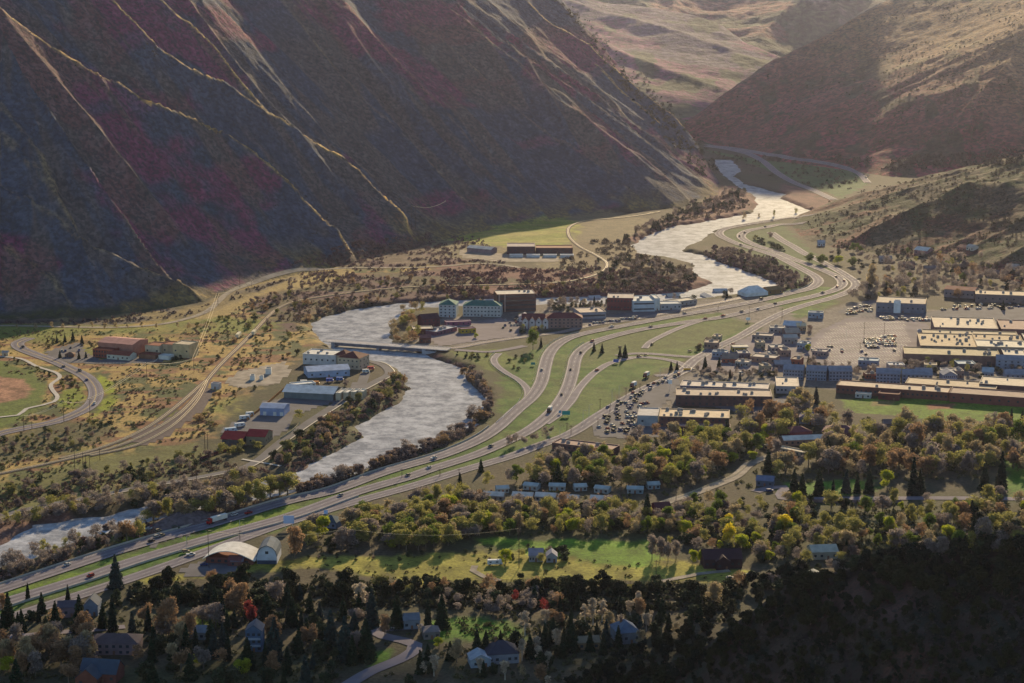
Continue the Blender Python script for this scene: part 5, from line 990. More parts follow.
brush('riverside_brush', 'mauve willow scrub between the river and the freeway', px_points([(455,364),(474,370),(492,392),(492,415),(470,434),(440,448),(385,468),(320,490),(298,497),(300,484),(440,436),(480,410),(484,400),(464,382)], 900, seed=31, thr=-.9), (.18,.13,.12), 1.5, 3.5, 20)
brush('riverside_brush', 'mauve scrub on the lower river bank', px_points([(-10,590),(60,568),(150,537),(205,520),(298,497),(296,490),(205,506),(100,533),(60,546),(-10,570)], 700, seed=33, thr=-.9), (.17,.11,.10), 1.2, 3, 20)
brush('wood_undergrowth', 'olive undergrowth beneath the valley woods', px_points([(300,520),(480,497),(560,470),(740,412),(1030,428),(1030,478),(880,482),(780,482),(700,500),(1030,505),(1030,550),(800,566),(655,536),(480,536),(310,552)], 3000, seed=35, thr=-.5), (.11,.11,.045), .8, 2.6, 20)
brush('wood_undergrowth', 'dark undergrowth in the lower woods', px_points([(0,606),(740,600),(700,640),(560,690),(0,690)], 1600, seed=37, thr=-.4), (.07,.075,.035), .8, 2.4, 20)

brush('riverside_brush', 'mauve and brown scrub over the flats beyond the river', px_points([(560,250),(600,240),(650,222),(740,190),(752,206),(690,224),(640,250),(700,275),(690,292),(560,292)], 1500, seed=41, thr=-.2, sc_=30), (.14,.11,.08), 1.5, 4, 18)
brush('verge_brush', 'dark scrub between the freeway loop and the river', px_points([(690,258),(716,246),(790,262),(815,282),(790,294),(700,268)], 500, seed=43, thr=-.8), (.10,.07,.075), 1.5, 4, 20)

brush('hillfoot_brush', 'mauve brush on the flats below the left mountain', px_points([(280,268),(350,242),(430,234),(480,238),(505,262),(520,278),(330,285),(290,285)], 1500, seed=47, thr=-.35, sc_=26), (.15,.10,.10), 1.2, 3, 18)
brush('riverside_brush', 'dark red and mauve scrub on the bank behind the hotels', px_points([(440,270),(640,268),(690,286),(640,294),(440,296)], 1100, seed=49, thr=-.35, sc_=26), (.12,.065,.07), 1.5, 3.6, 18)
brush('valley_brush', 'dark brush across the green flats beside the upper roads', px_points([(705,150),(760,158),(870,172),(850,190),(800,188),(740,168)], 400, seed=51, thr=-.2, sc_=26), (.05,.06,.03), 1.5, 4, 18)
brush('hillfoot_brush', 'dark scrub along the foot of the right mountain', px_points([(700,138),(760,152),(880,158),(1024,150),(1024,164),(870,172),(760,160)], 1000, seed=53, thr=-.7, sc_=26), (.06,.055,.04), 2, 5, 18)

brush('hillfoot_brush', 'dark mauve scrub between the left mountain foot and the hill road', px_points([(-10,323),(100,319),(200,305),(262,285),(300,276),(262,290),(215,307),(190,316),(110,325),(0,325)], 700, seed=57, thr=-.6, sc_=26), (.10,.075,.075), 1.2, 3.2, 18)
# ------------------------------------------------------------------ vehicles
VCOL = {'white': (.78,.78,.78), 'silver': (.48,.49,.50), 'black': (.025,.025,.03), 'red': (.42,.03,.03), 'blue': (.05,.10,.30), 'grey': (.16,.17,.18), 'tan': (.42,.34,.22), 'dark green': (.03,.09,.06)}
M_tyre = mat('tyre', (.02,.02,.02), .9); M_glass = mat('car_glass', (.03,.035,.045), .3, .25, var=.05); M_lampw = mat('headlight_glass', (.8,.8,.75), .2, .6); M_hub = mat('wheel_rim', (.5,.5,.5), .35, .5, metal=.8)
def paint(c):
    k = ('paint', c)
    if k not in _m: _m[k] = mat('car_paint', tuple(v*.62 for v in VCOL[c]), .7, .12, var=.03)
    return _m[k]
def wheel_mb(x, y, r=.34, wd=.22):
    m = MB(); n = 12
    pr = [(math.cos(2*math.pi*k/n)*r, math.sin(2*math.pi*k/n)*r) for k in range(n)]; m.prism([(x+a, r+b) for a, b in pr], y-wd/2, y+wd/2); return m
def car_meshes(style):
    """x forward; returns list of (name, mesh, colour-able)"""
    if style == 'car': prof = [(-2.2,.35),(2.2,.35),(2.25,.62),(2.1,.80),(1.1,.92),(-1.6,.98),(-2.2,.90),(-2.28,.6)]; cab = [(-1.75,.95),(1.15,.90),(.45,1.42),(-1.05,1.45)]; roof = [(-1.02,1.455),(.42,1.425),(.38,1.50),(-.98,1.52)]
    elif style == 'suv': prof = [(-2.3,.4),(2.3,.4),(2.35,.75),(2.25,1.02),(1.2,1.12),(-2.3,1.15),(-2.35,.7)]; cab = [(-2.25,1.12),(1.2,1.10),(.6,1.72),(-2.1,1.76)]; roof = [(-2.05,1.765),(.58,1.725),(.52,1.82),(-2.0,1.85)]
    else: prof = [(-2.8,.5),(2.6,.5),(2.65,.8),(2.55,1.1),(1.5,1.2),(-2.8,1.18)]; cab = [(-.55,1.17),(1.45,1.17),(1.0,1.78),(-.45,1.8)]; roof = [(-.42,1.805),(.97,1.785),(.92,1.87),(-.40,1.89)]
    W = .92 if style == 'car' else .98
    out = [('body', MB().prism(prof, -W, W).prism(roof, -W+.2, W-.2), 'paint'), ('cabin_glass', MB().prism(cab, -W+.10, W-.10), M_glass)]
    x = 1.4 if style != 'pickup' else 1.75
    for sx in (x, -x):
        for sy in (1, -1): out.append(('wheel', wheel_mb(sx, sy*(W-.1), .33 if style == 'car' else .39), M_tyre))
    for sy in (1, -1): out.append(('headlight', MB().box(prof[2][0]-.02, prof[2][0]+.02, sy*.68-.17, sy*.68+.17, .60, .74), M_lampw))
    return out
CARP = {}
for st in ('car', 'suv', 'pickup'):
    base = car_meshes(st)
    for c in VCOL:
        CARP[(st, c)] = [(n_, mb.mesh(n_, paint(c) if m_ == 'paint' else m_)) for n_, mb, m_ in base]
        allm = MB(); mats_ = [paint(c), M_glass, M_tyre, M_lampw]
        for n_, mb, m_ in base: allm.add(mb.v, mb.f, 0 if m_ == 'paint' else mats_.index(m_))
        CARP[(st, c, 'one')] = allm.mesh('parked_'+st, mats_)
CATN = {'car': 'car', 'suv': 'car', 'pickup': 'pickup'}
def place_car(st, c, x, y, yaw, group, parts=True, dz=.36, nm='car', state=''):
    z = float(gz(x, y))+dz
    if parts:
        o = bpy.data.objects.new(nm, None); C.objects.link(o); o.empty_display_size = 1
        for n_, me in CARP[(st, c)]: q = bpy.data.objects.new(n_, me); C.objects.link(q); q.parent = o
    else: o = bpy.data.objects.new(nm, CARP[(st, c, 'one')]); C.objects.link(o)
    o.location = (x, y, z); o.rotation_euler = (0, 0, yaw); px, py, _ = project(x, y, z)
    o['group'] = group; THINGS.append((o, nm, state+c+' '+{'car': 'saloon car', 'suv': 'estate car', 'pickup': 'pickup truck'}[st], px, py, 1.5)); return o
def on_road(path, px, side, rev=False):
    """the point of a lane nearest to a pixel column and row"""
    best = min(range(len(path)-1), key=lambda i: (lambda q: (q[0]-px[0])**2+(q[1]-px[1])**2)(project(path[i][0], path[i][1], float(gz(*path[i])))[:2]))
    q = offset(path, side)[best]; a, b = path[best], path[best+1]; yaw = math.atan2(b[1]-a[1], b[0]-a[0])+(math.pi if rev else 0); return q[0], q[1], yaw
cl = ['white','silver','black','red','grey','blue','tan','dark green']
wbl = [(68,570,'white',1),(236,520,'white',1),(248,512,'red',-1),(150,543,'black',-1),(158,541,'silver',1),(610,328,'white',1),(684,314,'silver',1),(763,299,'black',1),(744,241,'grey',1),(770,222,'silver',-1),(545,372,'silver',1),(430,461,'white',-1)]
for i, (x, y, c, sd_) in enumerate(wbl): q = on_road(WB, (x, y), sd_*2); place_car(['car','suv','pickup'][i % 3], c, *q, 'vehicles driving on the upper carriageway', dz=.55)
ebl = [(92,576,'red',-1),(410,479,'tan',1),(428,470,'white',1),(491,446,'grey',1),(508,439,'red',-1),(566,396,'black',1),(575,372,'black',1),(581,355,'black',-1),(594,342,'red',1),(653,327,'tan',1),(708,318,'red',1),(726,314,'red',1),(744,311,'grey',1),(756,308,'white',-1),(775,303,'black',1),(824,294,'grey',1),(837,287,'red',1),(839,283,'red',-1),(838,277,'black',1),(745,236,'black',-1),(741,237,'black',1),(768,228,'grey',1),(341,496,'silver',1)]
for i, (x, y, c, sd_) in enumerate(ebl): q = on_road(EB, (x, y), sd_*2, True); place_car(['suv','car','car','pickup'][i % 4], c, *q, 'vehicles driving on the lower carriageway', dz=.55)
for i, (x, y, c, rv) in enumerate([(19,348,'black',0),(64,368,'grey',0),(75,375,'grey',1),(90,380,'blue',0),(92,407,'white',1)]): q = on_road(school_road, (x, y), 2.6*(1 if i % 2 else -1), rv); place_car(['suv','car'][i % 2], c, *q, 'cars on the school road')
def car_px(px, py, c, st='car', yaw=None, g='cars about the junction', parts=True, nm='car'):
    x, y, z = P(px, py); place_car(st, c, x, y, random.uniform(0, 6.28) if yaw is None else yaw, g, parts, nm=nm)
for px, py, c, st, yw in [(597,371,'red','car',.9),(646,356,'black','car',0),(639,357,'black','car',0),(652,345,'black','car',1.2),(620,348,'black','car',1),(868,176,'white','car',1.8),(864,175,'grey','car',1.8),(866,178,'white','suv',1.8),(690,352,'tan','car',.5),(694,371,'silver','car',0),(676,376,'grey','car',0),(654,384,'red','car',1),(650,390,'silver','car',1),(668,382,'white','pickup',1),
   (186,553,'tan','suv',.4),(191,556,'white','pickup',.3),(204,566,'blue','car',.3),(176,529,'dark green','suv',.4),(196,521,'silver','pickup',.4),(229,502,'black','car',.3),(213,507,'blue','suv',.2),(152,528,'red','car',.7),(158,532,'tan','suv',.9),(161,537,'tan','pickup',.9),(149,530,'white','car',.4),
   (770,492,'blue','suv',.2),(742,374,'white','suv',.1),(384,628,'silver','car',.1),(395,629,'white','car',.1),(410,628,'black','suv',.2),(500,652,'silver','car',.3),(750,576,'silver','car',.1),(747,579,'white','suv',.1),(730,579,'grey','car',.1),(752,358,'red','car',.1),(758,357,'white','pickup',.3),(764,351,'tan','car',.1),(733,345,'red','car',.8)]:
    car_px(px, py, c, st, yw)
# queue on the road into the junction
qr = track([(684,370),(672,377),(651,386),(628,398),(600,415)])
for k in range(16):
    i = int(2+k*(len(qr)-4)/16); q = offset(qr, 2.6 if k % 3 else -2.6)[i]; a, b = qr[i], qr[i+1]
    place_car(['car','suv','pickup'][k % 3], cl[(k*3) % 8], q[0], q[1], math.atan2(b[1]-a[1], b[0]-a[0]), 'traffic queueing to the junction')
# parked cars, too small here to show their parts
def lot(zone_px, yaw, n, g, rows=6.2, pitch=2.9, keep=.75, seed=1):
    r_ = random.Random(seed); pl = [P(*p)[:2] for p in zone_px]; ca, sa = math.cos(yaw), math.sin(yaw); cx = sum(p[0] for p in pl)/len(pl); cy = sum(p[1] for p in pl)/len(pl); S = []
    for i in range(-60, 60):
        for j in range(-40, 40):
            u = i*pitch; v = j*rows+(0 if j % 2 else -rows*.1); x = cx+u*ca-v*sa; y = cy+u*sa+v*ca
            if sdpoly(pl, np.array([x]), np.array([y]))[0] > 1 and r_.random() < keep: S.append((x, y))
    r_.shuffle(S)
    for x, y in S[:n]:
        c = r_.choices(cl, [5,4,4,2,4,2,1,.6])[0]; place_car(r_.choice(['car','car','suv','pickup']), c, x, y, yaw+math.pi/2+(math.pi if r_.random() < .5 else 0), g, parts=False, dz=.26, nm='parked_car')
lot([(860,340),(896,335),(898,346),(866,350)], .1, 84, 'cars parked together in the mall car park', rows=8, keep=.9)
lot([(594,424),(612,409),(648,388),(650,418),(640,438),(598,434)], .5, 52, 'cars on the dealer lot by the long side road', rows=8, keep=.8, seed=2)
lot([(846,310),(873,303),(874,312),(846,316)], .1, 26, 'cars parked left of the long blue-grey store', rows=9, seed=3)
lot([(880,317),(930,318),(930,322),(880,321)], .1, 26, 'cars parked in front of the long blue-grey store', rows=9, keep=.95, seed=4)
lot([(940,306),(1020,303),(1020,310),(940,312)], .1, 36, 'cars parked behind the mall', rows=8, seed=5)
lot([(676,399),(770,402),(770,405),(676,403)], .05, 26, 'cars parked between the shop rows', rows=12, seed=6)
lot([(855,387),(900,386),(900,390),(855,391)], .05, 20, 'cars parked above the long brown school', rows=9, seed=7)
lot([(582,325),(640,316),(640,319),(590,326)], .2, 24, 'cars parked before the white showroom', rows=7, seed=8)
lot([(560,322),(575,318),(580,321),(562,326)], .2, 5, 'cars parked by the tan-roofed showroom', rows=7, seed=9)
lot([(505,318),(520,318),(520,333),(500,334)], .1, 12, 'cars parked below the brown office block', rows=12, keep=.4, seed=10)
lot([(805,345),(900,350),(890,364),(815,362)], .1, 9, 'single cars scattered over the mall car park', rows=12, keep=.1, seed=11)
lot([(788,401),(815,404),(800,412),(780,412)], .1, 10, 'cars parked beside the square white-roofed hall', rows=10, keep=.5, seed=12)
lot([(50,352),(84,345),(96,352),(60,356)], .1, 6, 'cars parked outside the red school', rows=12, keep=.2, seed=13)
lot([(700,364),(740,352),(790,350),(790,370),(705,370)], .2, 26, 'cars parked in the middle of town', rows=12, keep=.4, seed=14)
# --- lorries, trailers, camper
def wheels(r, L): 
    for x, y in L: wheel_mb(x, y, .5, .3).build('wheel', M_tyre, r)
def lorry(name, label, px, py, yaw, cab=(.45,.03,.03), box=(.75,.72,.68), Lb=13, dark=False):
    x, y, z = P(px, py); r = root(name, label, 'lorry', (x, y, z+.45), yaw)
    MB().prism([(Lb/2+.6,.7),(Lb/2+3.3,.7),(Lb/2+3.4,1.7),(Lb/2+2.6,2.0),(Lb/2+2.3,3.3),(Lb/2+.6,3.5)], -1.2, 1.2).build('cab', wm(cab), r)
    MB().prism([(Lb/2+2.38,2.05),(Lb/2+2.72,2.05),(Lb/2+2.45,3.1),(Lb/2+2.36,3.1)], -1.05, 1.05).build('windscreen', M_glass, r)
    MB().box(-Lb/2, Lb/2, -1.25, 1.25, 1.15, 3.9).build('trailer_box', wm(box), r); MB().box(-Lb/2, Lb/2+1, -.5, .5, .8, 1.14).build('chassis', M_dark, r)
    wheels(r, [(a, b) for a in (-Lb/2+1.2, -Lb/2+2.5, Lb/2-.6, Lb/2+.7, Lb/2+2.6) for b in (-1.05, 1.05)]); return r
q = on_road(WB, (219, 520), 1.8, True); lorry('semi_truck', 'red tractor unit pulling a long silver-white trailer on the upper carriageway', 219, 522, q[2], Lb=12)
q = on_road(EB, (548, 408), 1.5); lorry('box_truck', 'white box truck with dark cab on the lower carriageway bend', 550, 412, q[2]+math.pi, (.10,.05,.05), (.82,.80,.76), 6)
q = on_road(qr, (634, 394), 0); lorry('box_truck', 'white lorry on the grass edge of the side road, nearer one', 634, 387, q[2], (.2,.06,.06), (.8,.8,.78), 6); lorry('box_truck', 'white lorry nearest the junction on the side road edge', 647, 377, q[2], (.2,.05,.05), (.8,.76,.68), 6)
def rail_car(label, px, py, yaw, L=14):
    x, y, z = P(px, py); r = root('rail_wagon', label, 'rail wagon', (x, y, z+.7), yaw, 'bright rail wagons by the main track'); MB().box(-L/2, L/2, -1.4, 1.4, 1.0, 3.9).build('body', wm((.62,.56,.42)), r); MB().box(-L/2, L/2, -.9, .9, .7, .98).build('chassis', M_dark, r)
    for a in (-L/2+1.5, -L/2+3, L/2-3, L/2-1.5): wheel_mb(a, .85, .45, .2).build('wheel', M_tyre, r); wheel_mb(a, -.85, .45, .2).build('wheel', M_tyre, r)
q = on_road(track([(222,363.5),(240,346),(257.6,328)]), (240,344), 0); rail_car('pale rail wagon standing left of the main track', 238.5, 338, q[2]); rail_car('pale rail wagon standing right of the main track', 254, 335.5, q[2], 10)
def camper(label, px, py, yaw, L=7, c=(.72,.73,.75)):
    x, y, z = P(px, py); r = root('camper', label, 'camper', (x, y, z+.25), yaw)
    MB().prism([(-L/2,.5),(L/2,.5),(L/2,1.3),(L/2-.8,1.9),(L/2-.4,2.2),(L/2-.6,3.0),(-L/2,3.05)], -1.15, 1.15).build('body', wm(c), r); MB().box(-L/2+1, -L/2+2.2, -1.2, -1.155, 1.5, 2.2).box(L*.05, L*.05+1.4, -1.2, -1.155, 1.5, 2.2).build('window', M_win, r)
    MB().prism([(L/2-.02,1.32),(L/2+.03,1.34),(L/2-.74,1.93),(L/2-.80,1.9)], -.95, .95).build('windscreen', M_glass, r); wheels(r, [(a, b) for a in (-L/2+1.3, L/2-1.2) for b in (-1, 1)])
camper('white camper van parked at the far edge of the lit field', 495, 565, .1, 8.5)
for k, (x, y, L) in enumerate([(231,432,9),(240,427,8),(245,419.5,8),(250,416,6)]): camper(['white and blue trailer nearest the red-roofed depot','white trailer second from the red-roofed depot','white trailer third from the red-roofed depot','small grey trailer beside the blue shed'][k], x, y, .5, L, (.55,.66,.78) if k == 0 else (.68,.70,.74))
for k, (x, y, c) in enumerate([(316,385,(.6,.25,.08)),(330,382,(.08,.14,.5)),(340,381,(.1,.2,.5)),(304,384,(.65,.65,.65)),(371,370,(.6,.1,.1)),(366,373,(.7,.68,.66))]): camper(['orange truck in the pale blue workshop yard','blue truck left of its twin in the workshop yard','blue truck right of its twin in the workshop yard','white truck at the left of the workshop yard','red trailer on the road end by the river','white trailer beside the red one at the river'][k], x, y, .1, 6, c)
q = on_road(EB, (710,318), 0)
# ------------------------------------------------------------------ barriers, poles, wires, signs, lamps
def barrier(label, path, o, i0, i1, kind='guard_rail', h=.85, z=.45, cat='guard rail'):
    q = offset(path, o)[i0:i1]; 
    if kind == 'concrete_barrier':
        A = offset(path, o+.22)[i0:i1]; B = offset(path, o-.22)[i0:i1]; A2 = offset(path, o+.10)[i0:i1]; B2 = offset(path, o-.10)[i0:i1]; vs = []; fs = []
        for i in range(len(q)):
            zz = float(gz(*q[i]))+z-.3; vs += [(*A[i], zz), (*A2[i], zz+h+.3), (*B2[i], zz+h+.3), (*B[i], zz)]
            if i: a = 4*(i-1); b = 4*i; fs += [(a, b, b+1, a+1), (a+1, b+1, b+2, a+2), (a+2, b+2, b+3, a+3)]
        o_ = MB().add(vs, fs).build('concrete_barrier', M_conc); o_['label'] = label; o_['category'] = 'barrier'; return
    r = root('guard_rail', label, cat, (q[0][0], q[0][1], float(gz(*q[0])))); r0 = Vector(r.location); vs = []; fs = []
    for i in range(len(q)):
        zz = float(gz(*q[i]))+z; x, y = q[i]; vs += [(x-r0.x, y-r0.y, zz+.35-r0.z), (x-r0.x+.05, y-r0.y, zz+.52-r0.z), (x-r0.x, y-r0.y, zz+h-r0.z)]
        if i: a = 3*(i-1); b = 3*i; fs += [(a, b, b+1, a+1), (a+1, b+1, b+2, a+2)]
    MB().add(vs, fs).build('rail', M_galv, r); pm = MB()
    for x, y in q: zz = float(gz(x, y)); pm.box(x-r0.x-.07, x-r0.x+.07, y-r0.y-.07, y-r0.y+.07, zz-.3-r0.z, zz+z+.75-r0.z)
    stuff_part = pm.build('rail_posts', M_dark, r); stuff_part['kind'] = 'stuff'
def idx(path, px): return min(range(len(path)), key=lambda i: (lambda q: (q[0]-px[0])**2+(q[1]-px[1])**2)(project(path[i][0], path[i][1], float(gz(*path[i])))[:2]))
barrier('pale barrier along the river side of the upper carriageway', WB, 7.0, 0, idx(WB, (500,426)), 'concrete_barrier')
barrier('glinting guard rail on the left of the upper carriageway bend', WB, 6.8, idx(WB, (541,383)), idx(WB, (590,332)))
barrier('glinting guard rail on the left of the lower carriageway bend', EB, 6.8, idx(EB, (568,385)), idx(EB, (594,342)))
barrier('dark barrier between the lower carriageway and the side road', EB, -7.4, 0, idx(EB, (357,492)), 'concrete_barrier')
barrier('pale barrier on the freeway loop beside the river trees', WB, 6.8, idx(WB, (790,293)), idx(WB, (819,280)), 'concrete_barrier')
rp_ = track([(499,353.5),(494,359),(496,365),(506,373),(518,380),(527,389),(524,402),(512,415),(498,427)]); barrier('glinting guard rail along the curved left ramp', rp_, 3.9 if False else -3.9, 0, len(rp_)-1)
M_pole = mat('pole_wood', (.10, .07, .055), .9, .1); M_wire = mat('wire_sun_glow', (.85, .68, .42), .5, .5, metal=0)  # sunlit glow of the cables painted as a gold matte colour
POLES = {}
def utility_pole(px, py, h, key=None, arms=1, double=False, label=None):
    x, y, z = P(px, py); r = root('utility_pole', label or '', 'utility pole', (x, y, z-.5)); MB().tube([(0,0,0),(0,0,h*.6),(0,0,h+.5)], [.22,.18,.13], 7).build('pole', M_pole, r)
    for k in range(arms): 
        a = MB().box(-1.3, 1.3, -.08, .08, h-.4-k*1.4, h-.2-k*1.4).build('crossarm', M_pole, r)
        for s_ in (-1.15, 0, 1.15): MB().tube([(s_,0,h-.2-k*1.4),(s_,0,h+.05-k*1.4)], .07, 6).build('insulator', wm((.35,.35,.38)), a)
    if double: MB().tube([(2.6,0,0),(2.6,0,h)], [.22,.14], 7).build('pole', M_pole, r)
    if not label: THINGS.append((r, 'utility_pole', 'tall dark wooden utility pole' if h > 12 else 'dark wooden utility pole', px, py, h))
    POLES[key or (px, py)] = Vector((x, y, z-.5+h+.05)); r['group'] = 'wooden utility poles'; return r
def hpole(hpx, px, py): x, y, z = P(px, py); return H_at(hpx, x, y)
for px, py, hp in [(90,416,18),(64,422,22),(24,431,16),(32,429,8),(75,470,26),(83,466,14),(86,468,14),(90,470,14),(100,460,12),(194,372,14),(147,382,20),(123,385,8),(252,291,10),(240,288,14),(347,276,10),(218,305,12),(205,452,22),(208,455,24),(230,452,14),(197,492,20),(209,568,40),(187,545,10),(240,540,10),(347,551,24),(519,568,42),(520,535,26),(518,540,12),(636,483,14),(621,508,22),(656,577,18),(505,570,16),(505,523,20),(402,532,12),(459,478,10),(440,476,8),(402,478,10),(372,560,18),(834,500,16),(676,500,12),(696,470,14),
                   (571,435,10),(600,408,10),(626,396,9),(640,392,9),(610,412,8),(567,430,8),(598,426,8),(884,338,16),(864,336,14),(860,350,8),(749,318,12),(782,318,10),(718,312,6),(960,398,9),(965,398,9),(990,390,8),(970,392,8)]:
    utility_pole(px, py, hpole(hp, px, py), key=(px, py), arms=2 if hp > 20 else 1)
# lattice-free double pole on the spur nose
for k, px in enumerate((411.5, 415.5)): utility_pole(px, 229-k*0, hpole(24, px, 229), arms=1, label=['pale tall transmission pole on the mountain spur, left of the pair', 'pale tall transmission pole on the mountain spur, right of the pair'][k])
def wire(a, b, sag, label, off=(0,0,0), rad=.09):
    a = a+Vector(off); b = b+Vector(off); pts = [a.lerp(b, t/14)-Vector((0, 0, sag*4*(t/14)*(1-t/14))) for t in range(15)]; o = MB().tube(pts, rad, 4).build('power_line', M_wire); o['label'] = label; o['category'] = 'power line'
seqs = [([(252,291),(218,305),(194,372),(147,382),(90,416)], 'the bluff poles down to the school road'), ([(90,416),(64,422),(24,431)], 'the poles along the school road')]
for s_, lb in seqs:
    for k in range(len(s_)-1):
        for j, dx in enumerate((-1.1, 1.1)): wire(POLES[s_[k]], POLES[s_[k+1]], 2.2, 'sunlit power cable, %s one, span %s of %s' % (['left','right'][j], ['one','two','three','four'][k], lb), (dx, 0, .1), .11)
wire(POLES[(411.5,229)], Vector(P(446,206))+Vector((0,0,6)), 5, 'bright cable running up the mountain from the transmission poles', (0,0,0), .12); wire(POLES[(415.5,229)], Vector(P(446,206))+Vector((0,0,7)), 5, 'second bright cable beside it climbing from the transmission poles', (0,0,0), .12)
wire(POLES[(209,568)], POLES[(347,551)], 4, 'dark cable sagging over the arched hall toward the field pole', rad=.05); wire(POLES[(347,551)], POLES[(519,568)], 4, 'dark cable over the field between two tall poles', rad=.05)
def lamp(px, py, h=11, label=None):
    x, y, z = P(px, py); r = root('street_lamp', label or '', 'street lamp', (x, y, z)); MB().tube([(0,0,-.3),(0,0,h*.6),(0,0,h)], [.14,.11,.08], 6).tube([(0,0,h),(1.2,0,h+.35),(2.2,0,h+.35)], .06, 5).build('lamp_post', M_galv, r)
    MB().box(2.0, 2.9, -.16, .16, h+.25, h+.42).build('lamp_head', M_unit, r); THINGS.append((r, 'street_lamp', 'thin grey street lamp', px, py, h)); r['group'] = 'street lamps'
for px, py in [(589,418),(583,424),(560,440),(548,446),(612,402),(619,398),(704,360),(722,350),(874,346),(884,352),(846,340),(830,350),(900,356),(187,553),(240,536),(560,440),(660,380)]: lamp(px, py, 10)
def sign(label, px, py, w_, h_, z0, c, name='road_sign', yaw=0, posts=2):
    x, y, z = P(px, py); r = root(name, label, 'road sign' if name == 'road_sign' else 'billboard', (x, y, z), yaw); p_ = MB()
    for s_ in ((-w_*.35, w_*.35) if posts == 2 else (0,)): MB().box(s_-.1, s_+.1, -.1, .1, -.4, z0+h_*.9).build('post', M_galv, r)
    MB().box(-w_/2, w_/2, -.20, -.11, z0, z0+h_).build('panel', mat('sign_face', c, .5, .3, var=.05), r)
sign('blue-green road sign at the start of the curved exit ramp', 566, 416.5, 6, 3, 1.4, (.02,.30,.30)); sign('blue road sign beside the exit ramp end', 616, 363.5, 4.5, 2.6, 1.2, (.05,.12,.45)); sign('blue road sign above the ramp on the grass bank', 560, 414.5, 2, 2, 1.2, (.05,.2,.4))
sign('small teal road sign on the grass between ramp and freeway', 533, 366, 3.5, 2, 1.2, (.02,.22,.22)); sign('white tall shop sign by the back row of shops', 670, 390, 3, 3.4, 5, (.8,.8,.8), 'shop_sign', posts=1)
sign('white billboard on one post right of the freeway grass', 748, 322, 4, 2.6, 1.8, (.7,.75,.8), 'billboard', posts=1); sign('blue-white billboard beside the large brown tree', 289, 528.5, 6.5, 5, 3.2, (.45,.58,.85), 'billboard'); sign('small blue board right of the large billboard', 326, 520, 2.4, 2.4, 4, (.35,.48,.75), 'billboard', posts=1)
sign('orange roadwork board at the roundabout edge', 687, 370.5, 6, 1.6, .4, (.75,.35,.02)); sign('yellow striped banner wall by the filling station', 744, 356, 16, 1.2, .3, (.60,.38,.05), 'banner')
# yellow flowering hedge by the filling station fronts is built as low signs of the shops
x, y, z = P(740, 352); r = root('fuel_canopy', 'flat white canopy on posts at the filling station', 'canopy', (x, y, z), .05); MB().box(-7, 7, -4, 4, 4.6, 5.4).build('roof', wm((.66,.6,.5), 'roof'), r)
for a in (-5, 5):
    for b in (-2.5, 2.5): MB().box(a-.15, a+.15, b-.15, b+.15, -.3, 4.6).build('post', M_galv, r)
# gravel pile by the truck pull-out
x0, y0, z0 = P(184, 521); nb = 20; vs = []; fs = []
for i in range(nb+1):
    for j in range(nb+1):
        u = i/nb*2-1; v = j/nb*2-1; hgt = 5.5*max(0, 1-abs(u)**1.7)*max(0, 1-v*v)*(1+.25*float(noise(np.array([i*.5]), np.array([j*.5]), 77)[0])); xx = x0+u*19+v*4; yy = y0+v*16+u*9; vs.append((xx, yy, float(gz(xx, yy))-.2+hgt))
for i in range(nb):
    for j in range(nb): a = i*(nb+1)+j; fs.append((a, a+nb+1, a+nb+2, a+1))
o = MB().add(vs, fs).build('gravel_pile', mat('pile_gravel', (.13,.10,.105), .95, .1, var=.3, scale=.4, bump=.5), smooth=True); o['label'] = 'long mound of grey gravel by the roadside pull-out'; o['category'] = 'gravel pile'
# picket fence and rails by the spruce row
def fence(label, pts, h, m, step=2.5, rails=2, name='fence', pick=False):
    p = track(pts, step); r = root(name, label, 'fence', (p[0][0], p[0][1], float(gz(*p[0])))); r0 = Vector(r.location); a = MB(); b = MB()
    for i, (x, y) in enumerate(p):
        z = float(gz(x, y)); b.box(x-r0.x-.08, x-r0.x+.08, y-r0.y-.08, y-r0.y+.08, z-.2-r0.z, z+h-r0.z)
        if i:
            x1, y1 = p[i-1]; z1 = float(gz(x1, y1))
            for k in range(rails): hh = h*(k+1)/(rails+.2); a.tube([(x1-r0.x, y1-r0.y, z1+hh-r0.z), (x-r0.x, y-r0.y, z+hh-r0.z)], .07, 4)
            if pick: d_ = (x-x1, y-y1); a.add([(x1-r0.x, y1-r0.y, z1-r0.z), (x-r0.x, y-r0.y, z-r0.z), (x-r0.x, y-r0.y, z+h-r0.z), (x1-r0.x, y1-r0.y, z1+h-r0.z), (x1-r0.x-.06, y1-r0.y+.06, z1-r0.z), (x-r0.x-.06, y-r0.y+.06, z-r0.z), (x-r0.x-.06, y-r0.y+.06, z+h-r0.z), (x1-r0.x-.06, y1-r0.y+.06, z1+h-r0.z)], [(0,1,2,3),(7,6,5,4),(3,2,6,7),(0,3,7,4),(1,5,6,2),(0,4,5,1)])
    b.build('fence_posts', m, r)['kind'] = 'stuff'; a.build('fence_rails', m, r)
M_mauve = mat('weathered_fence', (.26, .20, .22), .9, .1); M_fg = mat('pale_fence', (.55, .46, .28), .8, .2)
fence('mauve board fence below the row of spruces', [(795,502),(850,503),(902,503)], 2.2, M_mauve, pick=True); fence('rust board fence left of the blue shed', [(247,421),(262,409),(284,390)], 2.2, mat('rust_fence', (.42,.20,.08), .9, .1), pick=True)
fence('dark rail fence on the lit field edge', [(430,583),(560,581),(640,583),(735,582)], 1.2, M_pole); fence('maroon wall fence left of the red-roofed depot', [(200,460),(215,455),(232,449)], 2.0, mat('maroon_fence', (.16,.05,.06), .9, .1), pick=True)
